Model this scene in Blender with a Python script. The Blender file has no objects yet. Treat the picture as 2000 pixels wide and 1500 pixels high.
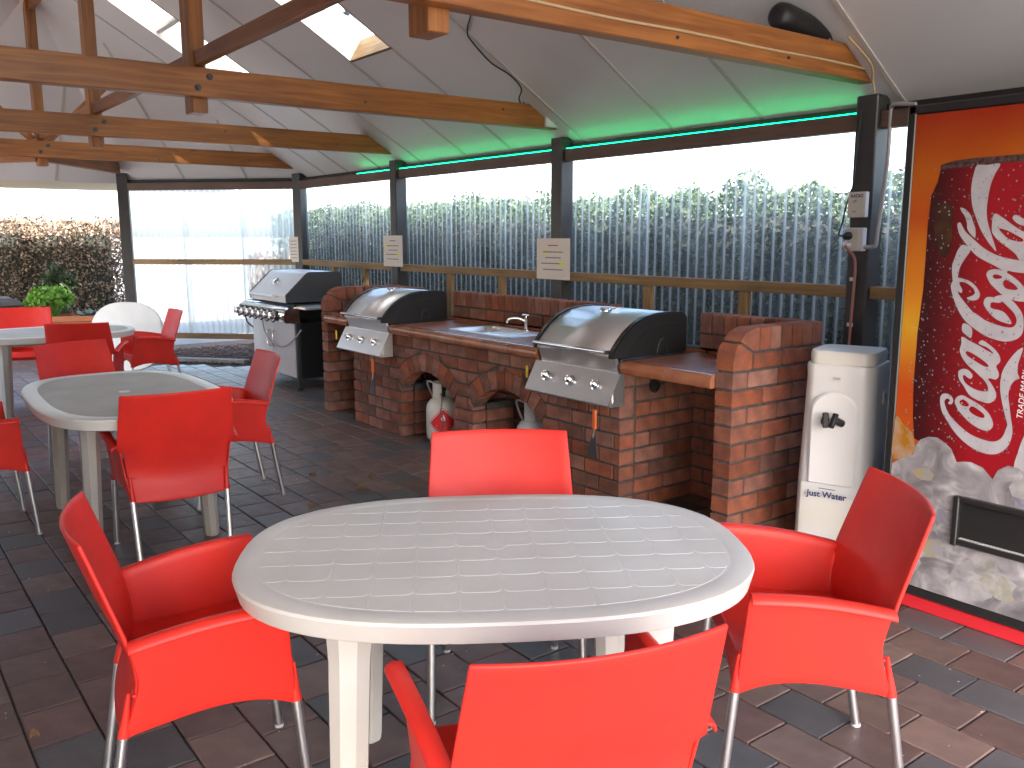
import bpy, bmesh, math, random
import numpy as np
from mathutils import Vector, Matrix
from mathutils.geometry import tessellate_polygon
random.seed(7); rng = np.random.default_rng(7)
S = bpy.context.scene
COL = S.collection
R = math.radians
# ------------------------------------------------------------------ camera, sky, sun, exposure
H = 1.54
FPX, PITCH, ROLL, YAW = 1722.52, R(9.556), R(0.119), R(142.816)
cd = bpy.data.cameras.new('camera'); cam = bpy.data.objects.new('camera', cd); COL.objects.link(cam)
cd.sensor_fit = 'HORIZONTAL'; cd.sensor_width = 36.0; cd.lens = 36.0 * FPX / 2000.0
cd.clip_start = 0.05; cd.clip_end = 3000
fw = Vector((math.cos(YAW)*math.cos(PITCH), math.sin(YAW)*math.cos(PITCH), -math.sin(PITCH)))
rt = Vector((math.sin(YAW), -math.cos(YAW), 0)); dn = fw.cross(rt)
rt2 = math.cos(ROLL)*rt + math.sin(ROLL)*dn; dn2 = -math.sin(ROLL)*rt + math.cos(ROLL)*dn
cam.matrix_world = Matrix(((rt2.x, -dn2.x, -fw.x, 0), (rt2.y, -dn2.y, -fw.y, 0), (rt2.z, -dn2.z, -fw.z, H), (0, 0, 0, 1)))
S.camera = cam
def project(p):
    d = Vector(p) - Vector((0, 0, H)); z = d.dot(fw)
    if z < 0.05: return None
    return 1000 + FPX*d.dot(rt2)/z, 750 + FPX*d.dot(dn2)/z, z

SUN_EL, SUN_DIR = R(41), Vector((0.85, -0.527, 0)).normalized()
world = bpy.data.worlds.new('World'); S.world = world; world.use_nodes = True
wn = world.node_tree; bg = wn.nodes['Background']
sky = wn.nodes.new('ShaderNodeTexSky'); sky.sky_type = 'NISHITA'; sky.sun_disc = False
sky.sun_elevation = SUN_EL; sky.sun_rotation = math.atan2(SUN_DIR.x, SUN_DIR.y)
sky.air_density = 1.0; sky.dust_density = 3.0
wn.links.new(sky.outputs[0], bg.inputs[0]); bg.inputs[1].default_value = 0.15
sd = bpy.data.lights.new('sun', 'SUN'); sd.energy = 3.6; sd.angle = R(0.55); sd.color = (1, .965, .92)
sun = bpy.data.objects.new('sun', sd); COL.objects.link(sun)
sv = Vector((SUN_DIR.x*math.cos(SUN_EL), SUN_DIR.y*math.cos(SUN_EL), math.sin(SUN_EL)))
sun.rotation_euler = sv.to_track_quat('Z', 'Y').to_euler(); sun.location = (8, -6, 9)
S.view_settings.view_transform = 'Standard'; S.view_settings.look = 'None'
S.view_settings.exposure = 3.2; S.view_settings.gamma = 1.0
S.render.engine = 'CYCLES'
S.cycles.use_denoising = True
S.cycles.max_bounces = 9; S.cycles.diffuse_bounces = 5; S.cycles.glossy_bounces = 4
S.cycles.transmission_bounces = 6; S.cycles.transparent_max_bounces = 14
S.cycles.caustics_reflective = False; S.cycles.caustics_refractive = False
S.cycles.sample_clamp_indirect = 8

# ------------------------------------------------------------------ materials
def nodes(name):
    m = bpy.data.materials.new(name); m.use_nodes = True
    nt = m.node_tree; return m, nt, nt.nodes['Principled BSDF']
def setp(b, **k):
    for n, v in k.items():
        b.inputs[n].default_value = v
def rgba(c): return (c[0], c[1], c[2], 1)
def mat(name, col, rough=.5, metal=0., col2=None, nscale=6., detail=5., bump=0., bscale=120., rnd=0., spec=.5, coat=0., ramp=(.35, .65), rvar=0.):
    m, nt, b = nodes(name); N = nt.nodes; L = nt.links
    setp(b, **{'Roughness': rough, 'Metallic': metal, 'Specular IOR Level': spec, 'Coat Weight': coat, 'Base Color': rgba(col)})
    tc = N.new('ShaderNodeTexCoord')
    out = None
    if col2 is not None:
        nz = N.new('ShaderNodeTexNoise'); nz.inputs['Scale'].default_value = nscale; nz.inputs['Detail'].default_value = detail
        L.new(tc.outputs['Object'], nz.inputs['Vector'])
        cr = N.new('ShaderNodeValToRGB'); e = cr.color_ramp.elements
        e[0].position, e[1].position = ramp; e[0].color = rgba(col); e[1].color = rgba(col2)
        L.new(nz.outputs[0], cr.inputs[0]); out = cr.outputs[0]
        if rvar:
            mr = N.new('ShaderNodeMapRange'); mr.inputs[3].default_value = rough - rvar; mr.inputs[4].default_value = rough + rvar
            L.new(nz.outputs[0], mr.inputs[0]); L.new(mr.outputs[0], b.inputs['Roughness'])
    if rnd:
        oi = N.new('ShaderNodeObjectInfo'); hs = N.new('ShaderNodeHueSaturation')
        mr = N.new('ShaderNodeMapRange'); mr.inputs[3].default_value = 1 - rnd; mr.inputs[4].default_value = 1 + rnd
        L.new(oi.outputs['Random'], mr.inputs[0]); L.new(mr.outputs[0], hs.inputs['Value'])
        mh = N.new('ShaderNodeMath'); mh.operation = 'MULTIPLY'; mh.inputs[1].default_value = 7.31
        fr = N.new('ShaderNodeMath'); fr.operation = 'FRACT'
        ms = N.new('ShaderNodeMapRange'); ms.inputs[3].default_value = 1 - rnd*.7; ms.inputs[4].default_value = 1 + rnd*.3
        L.new(oi.outputs['Random'], mh.inputs[0]); L.new(mh.outputs[0], fr.inputs[0]); L.new(fr.outputs[0], ms.inputs[0]); L.new(ms.outputs[0], hs.inputs['Saturation'])
        if out: L.new(out, hs.inputs['Color'])
        else: hs.inputs['Color'].default_value = rgba(col)
        out = hs.outputs[0]
    if out: L.new(out, b.inputs['Base Color'])
    if bump:
        nb = N.new('ShaderNodeTexNoise'); nb.inputs['Scale'].default_value = bscale; nb.inputs['Detail'].default_value = 4
        L.new(tc.outputs['Object'], nb.inputs['Vector'])
        bp = N.new('ShaderNodeBump'); bp.inputs['Strength'].default_value = bump; bp.inputs['Distance'].default_value = .004
        L.new(nb.outputs[0], bp.inputs['Height']); L.new(bp.outputs[0], b.inputs['Normal'])
    return m
def wood(name, c1, c2, knot, rough=.45, coat=.15):
    m, nt, b = nodes(name); N = nt.nodes; L = nt.links
    tc = N.new('ShaderNodeTexCoord'); oi = N.new('ShaderNodeObjectInfo')
    ad = N.new('ShaderNodeVectorMath'); ad.operation = 'ADD'
    cx = N.new('ShaderNodeCombineXYZ'); mu = N.new('ShaderNodeMath'); mu.operation = 'MULTIPLY'; mu.inputs[1].default_value = 37.
    L.new(oi.outputs['Random'], mu.inputs[0]); L.new(mu.outputs[0], cx.inputs[0]); L.new(mu.outputs[0], cx.inputs[1])
    L.new(tc.outputs['Object'], ad.inputs[0]); L.new(cx.outputs[0], ad.inputs[1])
    mp = N.new('ShaderNodeMapping'); mp.inputs['Scale'].default_value = (1.2, 22, 22); L.new(ad.outputs[0], mp.inputs[0])
    nz = N.new('ShaderNodeTexNoise'); nz.inputs['Scale'].default_value = 1.5; nz.inputs['Detail'].default_value = 6; nz.inputs['Distortion'].default_value = .8
    L.new(mp.outputs[0], nz.inputs['Vector'])
    cr = N.new('ShaderNodeValToRGB'); e = cr.color_ramp.elements; e[0].position = .3; e[1].position = .72; e[0].color = rgba(c1); e[1].color = rgba(c2)
    L.new(nz.outputs[0], cr.inputs[0])
    n2 = N.new('ShaderNodeTexNoise'); n2.inputs['Scale'].default_value = 2.2; n2.inputs['Detail'].default_value = 2; L.new(ad.outputs[0], n2.inputs['Vector'])
    m2 = N.new('ShaderNodeMapRange'); m2.inputs[3].default_value = .6; m2.inputs[4].default_value = 1.4; L.new(n2.outputs[0], m2.inputs[0])
    hs = N.new('ShaderNodeHueSaturation'); L.new(cr.outputs[0], hs.inputs['Color']); L.new(m2.outputs[0], hs.inputs['Value'])
    mk = N.new('ShaderNodeMapping'); mk.inputs['Scale'].default_value = (1.6, 5, 5); L.new(ad.outputs[0], mk.inputs[0])
    vo = N.new('ShaderNodeTexVoronoi'); vo.inputs['Scale'].default_value = 1.; L.new(mk.outputs[0], vo.inputs['Vector'])
    kr = N.new('ShaderNodeValToRGB'); k = kr.color_ramp.elements; k[0].position = .05; k[1].position = .13; k[0].color = (1, 1, 1, 1); k[1].color = (0, 0, 0, 1)
    L.new(vo.outputs['Distance'], kr.inputs[0])
    mx = N.new('ShaderNodeMix'); mx.data_type = 'RGBA'; mx.inputs[7].default_value = rgba(knot)
    L.new(kr.outputs[0], mx.inputs[0]); L.new(hs.outputs[0], mx.inputs[6]); L.new(mx.outputs[2], b.inputs['Base Color'])
    setp(b, **{'Roughness': rough, 'Coat Weight': coat, 'Coat Roughness': .3})
    bp = N.new('ShaderNodeBump'); bp.inputs['Strength'].default_value = .12; bp.inputs['Distance'].default_value = .003
    L.new(nz.outputs[0], bp.inputs['Height']); L.new(bp.outputs[0], b.inputs['Normal'])
    return m
def poly_mat(name, clear=.86, tint=(.95, .97, .98), ior=1.06):
    m, nt, b = nodes(name); N = nt.nodes; L = nt.links; out = N['Material Output']
    tr = N.new('ShaderNodeBsdfTransparent'); tr.inputs[0].default_value = rgba(tint)
    tl = N.new('ShaderNodeBsdfTranslucent'); tl.inputs[0].default_value = (.90, .85, .76, 1)
    gl = N.new('ShaderNodeBsdfGlossy'); gl.inputs['Roughness'].default_value = .18; gl.inputs[0].default_value = (.9, .93, .95, 1)
    fr = N.new('ShaderNodeFresnel'); fr.inputs[0].default_value = ior
    tc = N.new('ShaderNodeTexCoord'); nz = N.new('ShaderNodeTexNoise'); nz.inputs['Scale'].default_value = 3; nz.inputs['Detail'].default_value = 6
    mp = N.new('ShaderNodeMapping'); mp.inputs['Scale'].default_value = (3, 3, .6); L.new(tc.outputs['Object'], mp.inputs[0]); L.new(mp.outputs[0], nz.inputs['Vector'])
    mr = N.new('ShaderNodeMapRange'); mr.inputs[1].default_value = .3; mr.inputs[2].default_value = .7
    mr.inputs[3].default_value = 1 - clear - .07; mr.inputs[4].default_value = 1 - clear + .1; L.new(nz.outputs[0], mr.inputs[0])
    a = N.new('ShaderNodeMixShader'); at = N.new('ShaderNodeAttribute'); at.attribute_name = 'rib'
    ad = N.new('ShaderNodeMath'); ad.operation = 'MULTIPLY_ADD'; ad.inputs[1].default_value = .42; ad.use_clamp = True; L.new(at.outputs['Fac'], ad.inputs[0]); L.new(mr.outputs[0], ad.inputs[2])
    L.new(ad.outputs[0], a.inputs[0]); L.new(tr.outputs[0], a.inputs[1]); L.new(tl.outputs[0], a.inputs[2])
    c = N.new('ShaderNodeMixShader'); L.new(fr.outputs[0], c.inputs[0]); L.new(a.outputs[0], c.inputs[1]); L.new(gl.outputs[0], c.inputs[2])
    L.new(c.outputs[0], out.inputs[0]); N.remove(b)
    return m
def glow(name, col, strength):
    m, nt, b = nodes(name); setp(b, **{'Base Color': rgba(col), 'Emission Color': rgba(col), 'Emission Strength': strength}); return m
def steel(name, col=(.80, .80, .81), rough=.37):
    m, nt, b = nodes(name); N = nt.nodes; L = nt.links
    setp(b, **{'Base Color': rgba(col), 'Metallic': 1., 'Roughness': rough})
    tc = N.new('ShaderNodeTexCoord'); mp = N.new('ShaderNodeMapping'); mp.inputs['Scale'].default_value = (6, 500, 500)
    nz = N.new('ShaderNodeTexNoise'); nz.inputs['Scale'].default_value = 3; L.new(tc.outputs['Object'], mp.inputs[0]); L.new(mp.outputs[0], nz.inputs['Vector'])
    mr = N.new('ShaderNodeMapRange'); mr.inputs[3].default_value = rough - .08; mr.inputs[4].default_value = rough + .12
    L.new(nz.outputs[0], mr.inputs[0]); L.new(mr.outputs[0], b.inputs['Roughness']); return m

MT = {}
MT['ceiling'] = mat('ceiling panel paint', (.80, .80, .80), .5, col2=(.845, .845, .845), nscale=1.5)
MT['roofmetal'] = mat('roof sheet paint', (.30, .29, .27), .45)
MT['trim'] = mat('trim paint', (.62, .60, .57), .5)
MT['pine'] = wood('stained pine', (.22, .072, .014), (.47, .178, .040), (.06, .02, .006))
MT['pinedark'] = wood('old stained pine', (.20, .065, .018), (.36, .13, .035), (.05, .02, .008))
MT['treated'] = wood('treated pine', (.20, .12, .055), (.34, .215, .10), (.10, .06, .03), .65, 0)
MT['fascia'] = wood('brown painted beam', (.105, .058, .040), (.15, .085, .060), (.07, .04, .03), .5, 0)
MT['post'] = mat('charcoal post paint', (.035, .034, .037), .42, col2=(.055, .052, .052), nscale=8, bump=.15, bscale=60)
MT['poly'] = poly_mat('clear polycarbonate')
MT['polymilk'] = poly_mat('milky polycarbonate', .50, (.93, .95, .95))  # less clear and more translucent than the other wall sheets
MT['skylight'] = poly_mat('skylight sheet', .35, (.96, .98, .98))
MT['led'] = glow('green led', (.0, .75, .22), 2.6)
MT['brick'] = mat('clay brick', (.285, .102, .062), .88, col2=(.150, .062, .046), nscale=11, detail=9, bump=1., bscale=70, rnd=.30, spec=.25, ramp=(.38, .72))
MT['mortar'] = mat('grey mortar', (.050, .047, .047), .95, col2=(.085, .08, .078), nscale=40, bump=.5, bscale=200)
MT['terracotta'] = mat('terracotta tile', (.26, .085, .042), .32, col2=(.34, .125, .066), nscale=6, rnd=.15, rvar=.12, bump=.08, bscale=40)
MT['nosing'] = mat('glazed nosing tile', (.24, .075, .032), .25, col2=(.33, .12, .055), nscale=8, rnd=.15)
MT['grout'] = mat('tile grout', (.14, .115, .10), .9)
MT['paver_b'] = mat('brown paver', (.134, .083, .074), .46, col2=(.098, .063, .058), nscale=14, detail=8, bump=.35, bscale=220, rnd=.22, rvar=.12, ramp=(.3, .7))
MT['paver_t'] = mat('tan paver', (.165, .112, .096), .46, col2=(.122, .084, .074), nscale=14, detail=8, bump=.35, bscale=220, rnd=.2, rvar=.12, ramp=(.3, .7))
MT['paver_c'] = mat('charcoal paver', (.064, .065, .072), .44, col2=(.088, .088, .094), nscale=14, detail=8, bump=.35, bscale=220, rnd=.2, rvar=.12)
MT['sand'] = mat('joint sand', (.045, .036, .030), .95, col2=(.08, .065, .055), nscale=60)
MT['ground'] = mat('gravel yard', (.26, .26, .25), .95, col2=(.19, .19, .175), nscale=.8, detail=9, bump=.5, bscale=30)
MT['soil'] = mat('bark mulch soil', (.045, .027, .020), .95, col2=(.15, .092, .064), nscale=25, detail=9, bump=1., bscale=50)
MT['red'] = mat('red plastic', (.68, .030, .020), .42, bump=.03, bscale=400, spec=.28, col2=(.60, .027, .021), nscale=7, detail=9, rvar=.10)
MT['alu'] = mat('satin aluminium', (.66, .66, .67), .34, 1.)
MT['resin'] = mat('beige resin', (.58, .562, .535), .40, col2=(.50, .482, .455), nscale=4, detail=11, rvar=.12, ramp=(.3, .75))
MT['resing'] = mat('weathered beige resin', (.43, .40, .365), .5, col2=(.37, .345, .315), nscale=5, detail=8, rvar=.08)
MT['wallpaint'] = mat('added shade boards', (.62, .62, .62), .7, col2=(.57, .57, .57), nscale=4)
MT['resinw'] = mat('white resin', (.72, .70, .67), .36, col2=(.66, .64, .61), nscale=5)
MT['steel'] = steel('brushed steel'); MT['chrome'] = mat('chrome', (.75, .75, .76), .08, 1.)
MT['black'] = mat('black enamel', (.016, .016, .017), .32); MT['blackm'] = mat('black plastic', (.012, .012, .013), .5)
MT['dkgrey'] = mat('dark grey enamel', (.05, .05, .054), .35)
MT['white'] = mat('white plastic', (.74, .74, .76), .3, col2=(.70, .70, .72), nscale=3); MT['cream'] = mat('cream plastic', (.72, .71, .68), .35)
MT['grey'] = mat('grey plastic', (.42, .42, .44), .4)
MT['paper'] = mat('laminated paper', (.72, .66, .62), .3); MT['ink'] = mat('ink', (.12, .10, .12), .6); MT['inkred'] = mat('red ink', (.40, .05, .04), .6); MT['hilite'] = mat('yellow highlighter', (.75, .72, .06), .5)
MT['yellow'] = mat('yellow tag', (.80, .62, .03), .4); MT['orange'] = mat('orange handle', (.65, .13, .03), .5)
MT['gasw'] = mat('gas bottle paint', (.58, .57, .52), .4, col2=(.50, .48, .43), nscale=8); MT['gasg'] = mat('galvanised bottle', (.52, .55, .55), .45, .0)
MT['redprint'] = mat('red print', (.55, .02, .03), .4); MT['whiteprint'] = mat('white print', (.72, .71, .74), .3)
MT['blueprint'] = mat('navy print', (.03, .05, .16), .4)
MT['cord'] = mat('black cord', (.012, .012, .012), .5); MT['pinkcord'] = mat('pink cord', (.42, .17, .16), .5); MT['whitecord'] = mat('tan cord', (.55, .42, .24), .5)
MT['terra'] = mat('terracotta trough', (.42, .15, .07), .7, col2=(.36, .12, .055), nscale=9)
MT['sail'] = mat('cream shade cloth', (.70, .64, .50), .9)
MT['concrete'] = mat('concrete kerb', (.33, .32, .30), .9, col2=(.25, .24, .23), nscale=20, bump=.3)
def leaf(name, c1, c2, tr=.35):
    m, nt, b = nodes(name); N = nt.nodes; L = nt.links; out = N['Material Output']
    g = N.new('ShaderNodeNewGeometry'); cr = N.new('ShaderNodeValToRGB'); e = cr.color_ramp.elements; e[0].color = rgba(c1); e[1].color = rgba(c2)
    L.new(g.outputs['Random Per Island'], cr.inputs[0]); L.new(cr.outputs[0], b.inputs['Base Color']); setp(b, **{'Roughness': .55})
    t = N.new('ShaderNodeBsdfTranslucent'); L.new(cr.outputs[0], t.inputs[0]); mx = N.new('ShaderNodeMixShader'); mx.inputs[0].default_value = tr
    L.new(b.outputs[0], mx.inputs[1]); L.new(t.outputs[0], mx.inputs[2]); L.new(mx.outputs[0], out.inputs[0]); return m
MT['leafg'] = leaf('green hedge leaves', (.022, .038, .014), (.07, .105, .035)); MT['leafb'] = leaf('bronze hedge leaves', (.06, .04, .032), (.30, .21, .13), .2)
MT['leafp'] = leaf('parsley leaves', (.10, .26, .03), (.22, .42, .06)); MT['leafc'] = leaf('cabbage leaves', (.10, .15, .15), (.22, .30, .26), .2)
MT['leafd'] = leaf('dry leaves', (.13, .065, .03), (.27, .15, .075), .2)
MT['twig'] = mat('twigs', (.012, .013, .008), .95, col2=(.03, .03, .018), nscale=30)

# ------------------------------------------------------------------ mesh helpers
class MB:
    def __init__(s): s.v = []; s.f = []; s.mi = []
    def add(s, v, f, mi=0):
        n = len(s.v); s.v += [tuple(p) for p in v]; s.f += [tuple(i+n for i in q) for q in f]; s.mi += [mi]*len(f); return s
    def box(s, c, d, rz=0, mi=0):
        x, y, z = d[0]/2, d[1]/2, d[2]/2; cs, sn = math.cos(rz), math.sin(rz)
        v = [(c[0]+a*x*cs-b*y*sn, c[1]+a*x*sn+b*y*cs, c[2]+e*z) for a in (-1, 1) for b in (-1, 1) for e in (-1, 1)]
        return s.add(v, [(0, 1, 3, 2), (4, 6, 7, 5), (0, 4, 5, 1), (2, 3, 7, 6), (0, 2, 6, 4), (1, 5, 7, 3)], mi)
    def cbox(s, c, d, ch=.003, rz=0, mi=0):
        v, f = chbox(d, ch); cs, sn = math.cos(rz), math.sin(rz)
        return s.add([(c[0]+p[0]*cs-p[1]*sn, c[1]+p[0]*sn+p[1]*cs, c[2]+p[2]) for p in v], f, mi)
    def tube(s, pts, r, n=8, mi=0, caps=True, r2=None):
        pts = [Vector(p) for p in pts]; rings = []; up = Vector((0, 0, 1)); prev = None
        for i, p in enumerate(pts):
            t = (pts[min(i+1, len(pts)-1)] - pts[max(i-1, 0)]).normalized()
            a = (prev - t*prev.dot(t)) if prev is not None else (up.cross(t) if abs(t.z) < .95 else Vector((1, 0, 0)).cross(t))
            a = a.normalized(); prev = a; b = t.cross(a)
            rr = r if r2 is None else r + (r2-r)*i/(len(pts)-1)
            rings.append([p + (a*math.cos(2*math.pi*k/n) + b*math.sin(2*math.pi*k/n))*rr for k in range(n)])
        v = [q for g in rings for q in g]; f = []
        for i in range(len(rings)-1):
            for k in range(n): f.append((i*n+k, i*n+(k+1) % n, (i+1)*n+(k+1) % n, (i+1)*n+k))
        if caps: f += [tuple(range(n-1, -1, -1)), tuple((len(rings)-1)*n+k for k in range(n))]
        return s.add(v, f, mi)
    def lathe(s, prof, n=24, c=(0, 0, 0), mi=0):
        v = [(c[0]+r*math.cos(2*math.pi*k/n), c[1]+r*math.sin(2*math.pi*k/n), c[2]+z) for r, z in prof for k in range(n)]
        f = [(i*n+k, i*n+(k+1) % n, (i+1)*n+(k+1) % n, (i+1)*n+k) for i in range(len(prof)-1) for k in range(n)]
        f += [tuple(range(n-1, -1, -1)), tuple((len(prof)-1)*n+k for k in range(n))]
        return s.add(v, f, mi)
    def prism(s, poly, off, mi=0):                    # 3-D polygon extruded by a vector
        n = len(poly); P = [Vector(p) for p in poly]; o = Vector(off)
        v = P + [p+o for p in P]
        return s.add(v, [tuple(range(n)), tuple(range(2*n-1, n-1, -1))] + [(i, i+n, (i+1) % n+n, (i+1) % n) for i in range(n)], mi)
    def grid(s, fn, nu, nv, mi=0):
        v = [fn(i/nu, j/nv) for j in range(nv+1) for i in range(nu+1)]
        return s.add(v, [(j*(nu+1)+i, j*(nu+1)+i+1, (j+1)*(nu+1)+i+1, (j+1)*(nu+1)+i) for j in range(nv) for i in range(nu)], mi)
    def loft(s, rings, caps=True, mi=0):
        n = len(rings[0]); v = [p for g in rings for p in g]
        f = [(i*n+k, i*n+(k+1) % n, (i+1)*n+(k+1) % n, (i+1)*n+k) for i in range(len(rings)-1) for k in range(n)]
        if caps: f += [tuple(range(n-1, -1, -1)), tuple((len(rings)-1)*n+k for k in range(n))]
        return s.add(v, f, mi)
    def mesh(s, name, mats, smooth=None):
        me = bpy.data.meshes.new(name); me.from_pydata([tuple(p) for p in s.v], [], s.f)
        for m in (mats if isinstance(mats, (list, tuple)) else [mats]): me.materials.append(MT[m])
        if any(s.mi): me.polygons.foreach_set('material_index', s.mi)
        bm = bmesh.new(); bm.from_mesh(me); bmesh.ops.recalc_face_normals(bm, faces=bm.faces)
        if smooth is not None:
            a = R(smooth)
            for f in bm.faces: f.smooth = True
            for e in bm.edges:
                e.smooth = not (len(e.link_faces) == 2 and e.calc_face_angle(0) > a)
        bm.to_mesh(me); bm.free(); me.update(); return me
    def build(s, name, mats, parent=None, loc=(0, 0, 0), smooth=None, world=True):
        return link(name, s.mesh(name, mats, smooth), parent, loc, world)
def chbox(d, ch):
    x, y, z = d[0]/2, d[1]/2, d[2]/2; ch = min(ch, x*.45, y*.45, z*.45); v = []; idx = {}
    for a in (-1, 1):
        for b in (-1, 1):
            for e in (-1, 1):
                for k, p in enumerate(((a*x, b*(y-ch), e*(z-ch)), (a*(x-ch), b*y, e*(z-ch)), (a*(x-ch), b*(y-ch), e*z))):
                    idx[a, b, e, k] = len(v); v.append(p)
    f = []; g = lambda *t: idx[t]
    for a in (-1, 1):
        f.append([g(a, -1, -1, 0), g(a, 1, -1, 0), g(a, 1, 1, 0), g(a, -1, 1, 0)])
        f.append([g(-1, a, -1, 1), g(1, a, -1, 1), g(1, a, 1, 1), g(-1, a, 1, 1)])
        f.append([g(-1, -1, a, 2), g(1, -1, a, 2), g(1, 1, a, 2), g(-1, 1, a, 2)])
        for b in (-1, 1):
            f.append([g(a, b, -1, 0), g(a, b, -1, 1), g(a, b, 1, 1), g(a, b, 1, 0)])
            f.append([g(a, -1, b, 0), g(a, -1, b, 2), g(a, 1, b, 2), g(a, 1, b, 0)])
            f.append([g(-1, a, b, 1), g(-1, a, b, 2), g(1, a, b, 2), g(1, a, b, 1)])
            for e in (-1, 1): f.append([g(a, b, e, 0), g(a, b, e, 1), g(a, b, e, 2)])
    return v, f
def wpos(o):
    p = Vector(o.location)
    while o.parent: o = o.parent; p += o.location
    return p
def link(name, me, parent=None, loc=(0, 0, 0), world=True):
    o = bpy.data.objects.new(name, me); COL.objects.link(o); o.parent = parent
    o.location = Vector(loc) - (wpos(parent) if (parent is not None and world) else Vector((0, 0, 0)))
    return o
def tag(o, label, cat, group=None):
    o['label'] = label; o['category'] = cat
    if group: o['group'] = group
    return o
def thing(name, label, cat, loc, rz=0, group=None):
    o = bpy.data.objects.new(name, None); COL.objects.link(o); o.location = loc; o.rotation_euler = (0, 0, rz)
    o.empty_display_size = .1
    return tag(o, label, cat, group)
def struct(o): o['kind'] = 'structure'; return o
def stuff(o): o['kind'] = 'stuff'; return o
def beam(name, p0, p1, w, h, m, parent, ch=.004, roll=0.):
    """timber from p0 to p1, local X along its length, h upright, w across"""
    p0, p1 = Vector(p0), Vector(p1); d = p1-p0; L = d.length; x = d.normalized()
    up = Vector((0, 0, 1)) if abs(x.z) < .95 else Vector((0, 1, 0))
    y = up.cross(x).normalized(); z = x.cross(y)
    me = MB().cbox((0, 0, 0), (L, w, h), ch).mesh(name, m)
    o = link(name, me, parent, (p0+p1)/2); q = Matrix((x, y, z)).transposed().to_quaternion()
    o.rotation_mode = 'QUATERNION'; o.rotation_quaternion = q; return o
def clip(poly, a, b, c):                              # keep a*x+b*y<=c  (2-D)
    out = []
    for i in range(len(poly)):
        p, q = poly[i], poly[(i+1) % len(poly)]; dp, dq = a*p[0]+b*p[1]-c, a*q[0]+b*q[1]-c
        if dp <= 0: out.append(p)
        if dp*dq < 0: t = dp/(dp-dq); out.append((p[0]+(q[0]-p[0])*t, p[1]+(q[1]-p[1])*t))
    return out
def copy_tree(root):
    r = root.copy(); COL.objects.link(r)
    for ch in root.children:
        c = ch.copy(); COL.objects.link(c); c.parent = r
        for g in ch.children:
            d = g.copy(); COL.objects.link(d); d.parent = c
    return r
def smoothpts(P, n=6):                               # Catmull-Rom through 3-D points
    P = [Vector(p) for p in P]; out = []
    for i in range(len(P)-1):
        a, b, c, d = P[max(i-1, 0)], P[i], P[i+1], P[min(i+2, len(P)-1)]
        for k in range(n):
            t = k/n; out.append(.5*((2*b)+(c-a)*t+(2*a-5*b+4*c-d)*t*t+(3*b-a-3*c+d)*t**3))
    return out+[P[-1]]
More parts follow.
